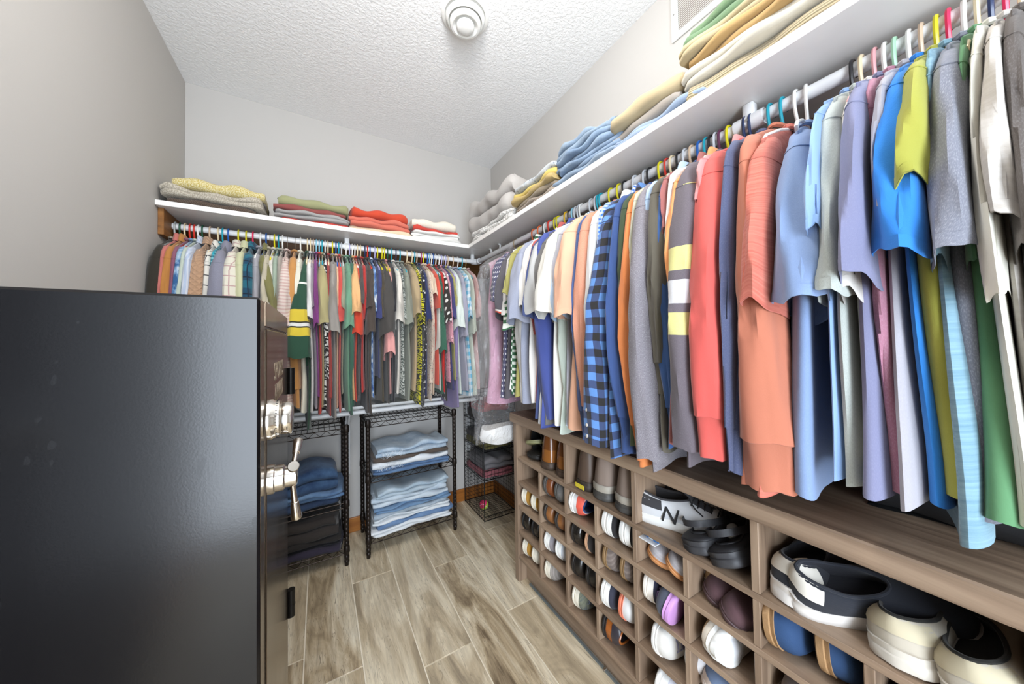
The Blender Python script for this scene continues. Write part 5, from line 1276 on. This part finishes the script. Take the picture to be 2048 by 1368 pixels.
# far column of small cubbies
pair(0, 1, 'mustard canvas shoe with off-white toe band in the end column', kind='slipon', upper=CVS('#bd8a34'), sole=OFF, lining=CVS('#d8cfbb'), toe=OFF)
pair(0, 2, 'polished black dress shoe in the end column', kind='loafer', upper=LEA('#25201c', .16), sole=RUB('#1d1b1a'), lining=LEA('#5a4a3c'), sole_h=.018)
pair(0, 3, 'golden canvas shoe in the lowest end cubby', kind='slipon', upper=CVS('#c08c33'), sole=OFF, lining=CVS('#3b3127'), toe=OFF, second=dict(desc='cream canvas shoe beside the golden canvas shoe', upper=CVS('#e9e2cf')))
pair(1, 0, 'russet leather shoe with grey rubber sole', kind='loafer', upper=LEA('#7a4526', .3), sole=RUB('#55524e'), lining=CVS('#8a8884'), sole_h=.026, second=dict(upper=LEA('#6b6a68', .4)))
pair(1, 1, 'tan leather lace-up shoe with dark sole', kind='sneaker', upper=LEA('#8a5a32', .35), sole=RUB('#3f3a36'), lining=CVS('#6b4d33'), lace=CVS('#b98d55'), Wd=.096)
pair(1, 2, 'grey canvas sneaker with white band and black tongue', kind='sneaker', upper=CVS('#9e979b'), sole=WH, lining=CVS('#2a282a'), toe=WH, lace=CVS('#f0eee9'), second=dict(upper=CVS('#dfe3ea')))
pair(1, 3, 'woven taupe slip-on with cream toe band', kind='slipon', upper=CVS('#a39a92', pat='hstripe', c2='#b7aea5', sc=3), sole=OFF, lining=CVS('#6e6660'), toe=OFF, single=True)
def red_heel(t, R, O, c, sx, L, Wd, sh, ch, up):
    m = MB(); m.tube([(.02, c[1] + .036, .035), (.05, c[1] + .038, .045), (.075, c[1] + .036, .052)], .0022, 5); m.build('side_stripe', plain('navy_print', '#2a3f78', .5), t)
pair(2, 0, 'white sneaker with coral red heel', kind='sneaker', upper=LEA('#eeeeee', .5), sole=WH, lining=CVS('#2c4a86'), heel=plain('coral_patch', '#e2604f', .5), lace=CVS('#f2f2f0'), heelout=True, extra=red_heel, single=True)
pair(2, 1, 'patent black dress shoe', kind='loafer', upper=LEA('#201d1a', .12), sole=RUB('#2a2521'), lining=LEA('#8a6a48'), sole_h=.018, second=dict(desc='black slipper with tan rim beside the patent shoe', upper=CVS('#35312f'), sole=RUB('#c79d7c')))
pair(2, 2, 'black lace-up leather shoe with brown lining', kind='sneaker', upper=LEA('#1f1c19', .28), sole=RUB('#26221f'), lining=LEA('#7a5638'), lace=CVS('#2e2924'))
pair(2, 3, 'olive grey canvas shoe with white rubber toe', kind='sneaker', upper=CVS('#6f7264', pat='blotch', c2='#878a74', c3='#5c6468'), sole=OFF, lining=CVS('#5c6c88', pat='denim', c2='#8295b2', c3='#dfe7ee'), toe=OFF, lace=CVS('#7b8499'), single=True)
pair(3, 0, 'black canvas slip-on with thick white band', kind='slipon', upper=CVS('#2f2e30'), sole=WH, lining=CVS('#252426'), toe=WH, sole_h=.03)
pair(3, 1, 'taupe striped slip-on with caramel sole edge', kind='slipon', upper=CVS('#84766f', pat='vstripe', c2='#95877e'), sole=RUB('#8f7350'), lining=CVS('#4b423e'))
pair(3, 2, 'navy and white sneaker', kind='sneaker', upper=CVS('#3f4150'), sole=WH, lining=CVS('#64717e'), toe=WH, lace=CVS('#e9e9ee'), out=.012, second=dict(desc='white shoe with coral sole beside the navy sneaker', upper=CVS('#e6e4e1'), sole=RUB('#dd8064'), toe=None))
pair(3, 3, 'cognac brown leather shoe with dark heel', kind='loafer', upper=LEA('#a8602b', .22), sole=RUB('#2b2827'), lining=LEA('#4a4548'), heel=LEA('#38343a', .3), heelout=True, single=True, sole_h=.02)
yy, (z0, z1) = colY[4] - .008, ROWZ[0]
GS_ = 'shoes in the cabinet'
for k, (dy, dx, tl) in enumerate(((.045, .0, .35), (.112, -.012, .5))):
    shoe(['grey mesh sneaker with tan sole, farther of its pair', 'grey mesh sneaker with tan sole, nearer of its pair'][k], (CX + .155 + dx, yy - dy, z0 + .012 + .012 * k), rot_cols((-1, .10, -.03), (0, -tl, 1)), L=.26, Wd=.085, kind='sneaker', upper=CVS('#bab5bb', pat='slub', c2='#d6d2d4'), sole=RUB('#c58a58'), lining=CVS('#a6672f'), lace=CVS('#cfcace'), col_h=.06)
m = MB(); m.box(-.05, .05, -.028, .028, 0, .0025, .0008)
put(m.build('card', plain('white_card', '#e9ebf2', .4), None, smooth=False), 'thin white card wedged above the grey mesh sneakers', 'card').matrix_world = Matrix.Translation((CX + .052, yy - .035, z1 - .020))
t = thing('box', 'small blue glossy box on the white card above the mesh sneakers', 'box', (CX + .06, yy - .040, z1 - .0172))
boxobj('carton', plain('blue_carton', '#2d7fc8', .25), -.04, .04, -.022, .022, 0, .013, t)
boxobj('label_strip', plain('pale_strip', '#e2eef6', .3), -.0405, -.0395, -.004, .010, .001, .012, t, b=.0002)
pair(4, 1, 'navy running shoe with white and lilac midsole', kind='sneaker', upper=CVS('#494a63'), sole=RUB('#e8e2d8'), lining=CVS('#71839b'), lace=CVS('#b79cc9'), toe=RUB('#e9e4dc'), heel=plain('lilac_patch', '#b784b8', .5), single=True)
y4 = colY[4]
shoe('dark grey running shoe showing its lilac rubber sole', (CX + .11, y4 - .112, ROWZ[1][0] + .056), rot_cols((-.97, -.18, -.12), (.25, .95, .2)), L=.25, Wd=.095, kind='sneaker', upper=CVS('#5a5f70'), sole=RUB('#c08fc8'), lining=CVS('#5f4f78'), lace=CVS('#7d62a0'), sole_h=.024)
rib = CVS('#8d8aa8')
shoe('white shoe tied with a lavender ribbon', (CX + .115, y4 - .058, ROWZ[2][0] + .049), rot_cols((-1, .08, -.05), (.05, -1, .15)), L=.25, Wd=.088, kind='slipon', upper=CVS('#eae6df'), sole=WH, lining=CVS('#7a6e88'), lace=rib)
shoe('white shoe with purple lining behind the ribbon-tied shoe', (CX + .15, y4 - .125, ROWZ[2][0] + .047), LY_TOE, L=.25, Wd=.088, kind='slipon', upper=CVS('#e4e1e2'), sole=WH, lining=CVS('#5d4a7c'))
shoe('white plimsoll lying with its sole outward in the lowest near cubby', (CX + .118, y4 - .055, ROWZ[3][0] + .049), rot_cols((-1, .05, -.1), (.1, -1, -.1)), L=.25, Wd=.086, kind='slipon', upper=CVS('#dedde6'), sole=WH, lining=CVS('#6c6478'), toe=WH)
# sixth column
y5 = colY[5]
shoe('scuffed tan and white sneaker at the back behind the maroon shoes', (CX + .19, y5 - .035, ROWZ[0][0] + .003), UP_TOE, L=.25, Wd=.085, kind='sneaker', upper=LEA('#c6a77e', .6), sole=WH, lining=CVS('#8a6a45'), lace=CVS('#e9e2d5'), col_h=.06)
def mj(t, R, O, c, sx, L, Wd, sh, ch, up):
    m = MB(); P = []
    for a in np.linspace(.15, math.pi - .15, 9):
        yv = c[1] + math.cos(a) * Wd * .46; zv = .022 + math.sin(a) * .050
        P.append([(.035, yv, zv), (.035, yv * 1.03, zv + .004), (.052, yv * 1.03, zv + .004), (.052, yv, zv)])
    m.loft(np.array(P), True, True); m.build('strap', CVS('#2c2a33'), t)
    m = MB(); m.lathe([(.008, 0), (.008, .003), (.0055, .0032), (.0055, .001)], 0, 0, 16); o = m.build('ring_emblem', plain('pale_emblem', '#d9d2cf', .4), t)
    o.matrix_local = Matrix.Translation((-.085, c[1] - Wd * .455, .047)) @ Matrix.Rotation(math.pi / 2, 4, 'X')
for k, (dx, dy, dz, a) in enumerate(((.02, .062, .010, .45), (.0, .112, .004, .55))):
    shoe(['maroon suede shoe with dark strap, farther of its pair', 'maroon suede shoe with dark strap and ring emblem, nearer of its pair'][k], (CX + .135 + dx, y5 - dy, ROWZ[0][0] + dz), rot_cols((-.97, .2, -.1), (0, -a, 1)), L=.25, Wd=.08, kind='slipon', upper=CVS('#65484c'), sole=RUB('#4c383a'), lining=CVS('#3a2a2e'), col_h=.058, extra=mj)
shoe('white leather sneaker turned heel outward in the sixth column', (CX + .130, y5 - .05, ROWZ[1][0] + .004), rot_cols((1, .12, 0), (0, -.2, 1)), L=.25, Wd=.088, kind='sneaker', upper=LEA('#e6e7ea', .5), sole=WH, lining=CVS('#d6d6d6'), lace=CVS('#efefef'), heel=LEA('#dfe0e4', .5), col_h=.066)
shoe('beige suede sneaker with chunky white sole in the sixth column', (CX + .120, y5 - .108, ROWZ[1][0] + .047), rot_cols((-.97, .12, -.05), (.1, 1, .1)), L=.26, Wd=.09, kind='sneaker', upper=LEA('#cdb594', .7), sole=WH, lining=CVS('#b79f80'), lace=CVS('#d9c8aa'), sole_h=.032, toe=RUB('#dcd2c2'))
shoe('pale blue shoe with white rim low in the sixth column', (CX + .14, y5 - .06, ROWZ[2][0] + .003), rot_cols((-1, .15, 0), (0, -.3, 1)), L=.25, Wd=.088, kind='slipon', upper=CVS('#7f93b5'), sole=RUB('#cfc4bd'), lining=CVS('#3a4a78'), toe=RUB('#cdbfb6'))
# seventh and eighth columns, near end
y6, y7 = colY[6], colY[7]
CORK = plain('cork', '#a3815c', .85, 0, .2, .8, 260.)
felt = dict(L=.262, Wd=.100, kind='slipon', upper=plain('navy_felt', '#31496d', .9, 0, .2, .5, 300.), sole=CORK, lining=CORK, sole_h=.028, col_h=.080, toe_h=.052)
shoe('navy felt clog with cork sole lying on its side, front one of two', (CX + .133, y6 - .012, ROWZ[0][0] + .0525), rot_cols((-1, .10, -.03), (.05, -1, .14)), **felt)
shoe('navy felt clog with cork sole lying deeper in the same cubby', (CX + .150, y6 - .088, ROWZ[0][0] + .0525), rot_cols((-1, .05, 0), (0, -1, .1)), **felt)
shoe('taupe sneaker in the cubby below the navy sandals', (CX + .14, y6 - .07, ROWZ[1][0] + .003), UP_TOE, L=.26, Wd=.095, kind='sneaker', upper=CVS('#8a7f7a'), sole=RUB('#b5aca4'), lining=CVS('#5e5450'), lace=CVS('#a39a94'), col_h=.064)
shoe('blue knit sneaker in the nearest small cubby', (CX + .14, y7 - .065, ROWZ[0][0] + .003), UP_TOE, L=.26, Wd=.095, kind='sneaker', upper=CVS('#4f74a8', pat='slub', c2='#7f9fc9'), sole=RUB('#3d4654'), lining=CVS('#22324e'), lace=CVS('#8fa9cc'), col_h=.064)
# the wide cubbies of the upper row
Z2 = LV[0] + .0003
def paw(t, R, O, c, sx, L, Wd, sh, ch, up):
    m = MB()
    for x, y, r in ((0, 0, .009), (.014, -.010, .004), (.016, 0, .004), (.014, .010, .004)): m.lathe([(r, .0690), (r, .0755), (.0005, .076)], .020 + x, y, 10)
    m.build('pale_emblem', plain('pale_emblem', '#c9c6bd', .5), t)
shoe('black rubber slide with pale emblem lying on top of its mate', (CX + .140, 1.292, Z2 + .062), rot_cols((-1, 0, .05), (0, .35, 1)), L=.25, Wd=.092, kind='slide', upper=RUB('#222120'), sole=RUB('#8d8c66'), lining=RUB('#2a2826'), sole_h=.018, extra=paw)
shoe('black rubber slide underneath, flat on the cubby floor', (CX + .145, 1.295, Z2), UP_TOE, L=.25, Wd=.092, kind='slide', upper=RUB('#1f1e1d'), sole=RUB('#242321'), lining=RUB('#2f2d2b'), sole_h=.024)
for k, y in enumerate((1.175, 1.072)):
    shoe(['glossy caramel leather boot beside the black slides', 'glossy caramel leather boot next to the cubby divider'][k], (CX + .150 + .004 * k, y, Z2), UP_HEEL, L=.27, Wd=.094, kind='boot', upper=LEA('#8f5a2a', .18), sole=RUB('#4b3c31'), lining=LEA('#9a7033', .5), col_h=.142, sole_h=.034, lace=CVS('#c79a4a'), heel=LEA('#6a3f1e', .22))
def ylab(t, R, O, c, sx, L, Wd, sh, ch, up):
    m = MB(); m.box(-L / 2 - .0052, -L / 2 - .0028, c[1] - .024, c[1] + .024, .008, .024, .0008); m.build('heel_label', plain('yellow_label', '#d8c43a', .5), t, smooth=False)
shoe('dark brown work boot with yellow heel label', (CX + .152, .938, Z2), UP_HEEL, L=.275, Wd=.098, kind='boot', upper=LEA('#57463a', .5), sole=RUB('#3b332d'), lining=LEA('#4a3d33', .7), col_h=.145, sole_h=.036, lace=CVS('#a4793f'), extra=ylab)
def rand_(t, R, O, c, sx, L, Wd, sh, ch, up):
    m = MB(); P = c + (O - c) * 1.012; rows = [np.column_stack([P, np.full(len(P), z)]) for z in (.030, .034, .052, .056)]
    rows[0][:, :2] = c + (O - c) * .99; rows[3][:, :2] = c + (O - c) * .985
    m.loft(np.array(rows)); m.build('rubber_rand', RUB('#a29b8f'), t)
for k, y in enumerate((.848, .745)):
    shoe(['taupe suede hiking boot between the work boot and its mate', 'taupe suede hiking boot beside the divider, lace end hanging out'][k], (CX + .150, y, Z2), UP_HEEL, L=.275, Wd=.098, kind='boot', upper=LEA('#85756a', .8), sole=RUB('#4c4a47'), lining=LEA('#6e5f54', .8), col_h=.150, sole_h=.032, lace=CVS('#b27a35'), extra=rand_)
def nlogo(t, R, O, c, sx, L, Wd, sh, ch, up):
    fc = bpy.data.curves.new('letter_n', 'FONT'); fc.body = 'N'; fc.size = .062; fc.extrude = .0008; fc.shear = .25
    fc.materials.append(plain('black_print', '#242426', .6))
    o = text_mesh(fc, t)
    o.matrix_local = Matrix.Translation((-.050, c[1] - Wd * .492, .028)) @ Matrix.Rotation(math.pi / 2 - .22, 4, 'X')
run = dict(L=.285, Wd=.098, kind='sneaker', upper=CVS('#eceef1'), sole=WH, lining=CVS('#4b4a4d'), lace=CVS('#2a2a2c'), heel=CVS('#4a494b'), sole_h=.032, col_h=.092, toe_h=.034, heel_x=.42)
shoe('white and charcoal running shoe with a black N lying in front', (CX + .105, .592, Z2 + .004), rot_cols((.30, -.95, .02), (-.10, 0, 1)), extra=nlogo, **run)
shoe('white and charcoal running shoe behind, upper mate of the front one', (CX + .215, .575, Z2 + .018), rot_cols((.25, -.97, .03), (0, 0, 1)), extra=nlogo, **run)
for k, (dx, y, a) in enumerate(((.0, .487, .12), (-.006, .412, .28))):
    shoe(['black rubber clog with grooved sole beside the running shoes', 'black rubber clog leaning against the cubby divider'][k], (CX + .140 + dx, y, Z2 + .002 + .010 * k), rot_cols((1, -.15, .03), (0, .25 + a, 1)), L=.265, Wd=.098, kind='clog', upper=RUB('#2d2d30'), sole=RUB('#3a3a3d'), lining=RUB('#1f1f22'), sole_h=.034, col_h=.078)
def tab(t, R, O, c, sx, L, Wd, sh, ch, up): pass
blk = dict(L=.275, Wd=.1, kind='slipon', upper=CVS('#2d3038'), sole=RUB('#dad5cf'), lining=CVS('#26272e'), heel=LEA('#d8d3c8', .6), sole_h=.042, col_h=.090)
shoe('black platform slip-on with white heel patch by the divider', (CX + .150, .300, Z2), rot_cols((1, -.05, 0), (0, 0, 1)), **blk)
shoe('black platform slip-on tipped on its edge, sole facing out', (CX + .118, .212, Z2 + .012), rot_cols((.62, -.78, .05), (-.42, -.10, .9)), **blk)
bei = dict(L=.275, Wd=.1, kind='sneaker', upper=plain('matte_leather', '#b9b1a2', .8, 0, .2, .15, 60.), sole=RUB('#cbc5ba'), lining=CVS('#25241f'), heel=plain('matte_leather', '#c0b69c', .8, 0, .2, .15, 60.), sole_h=.036, col_h=.078, lace=CVS('#d6c9ae'))
shoe('cream leather sneaker with worn heel at the near end', (CX + .145, .140, Z2), rot_cols((1, -.12, 0), (0, .1, 1)), **bei)
shoe('cream leather sneaker with open black lining nearest the camera end', (CX + .13, .072, Z2 - .0), rot_cols((1, .06, 0), (-.06, .22, 1)), **bei)
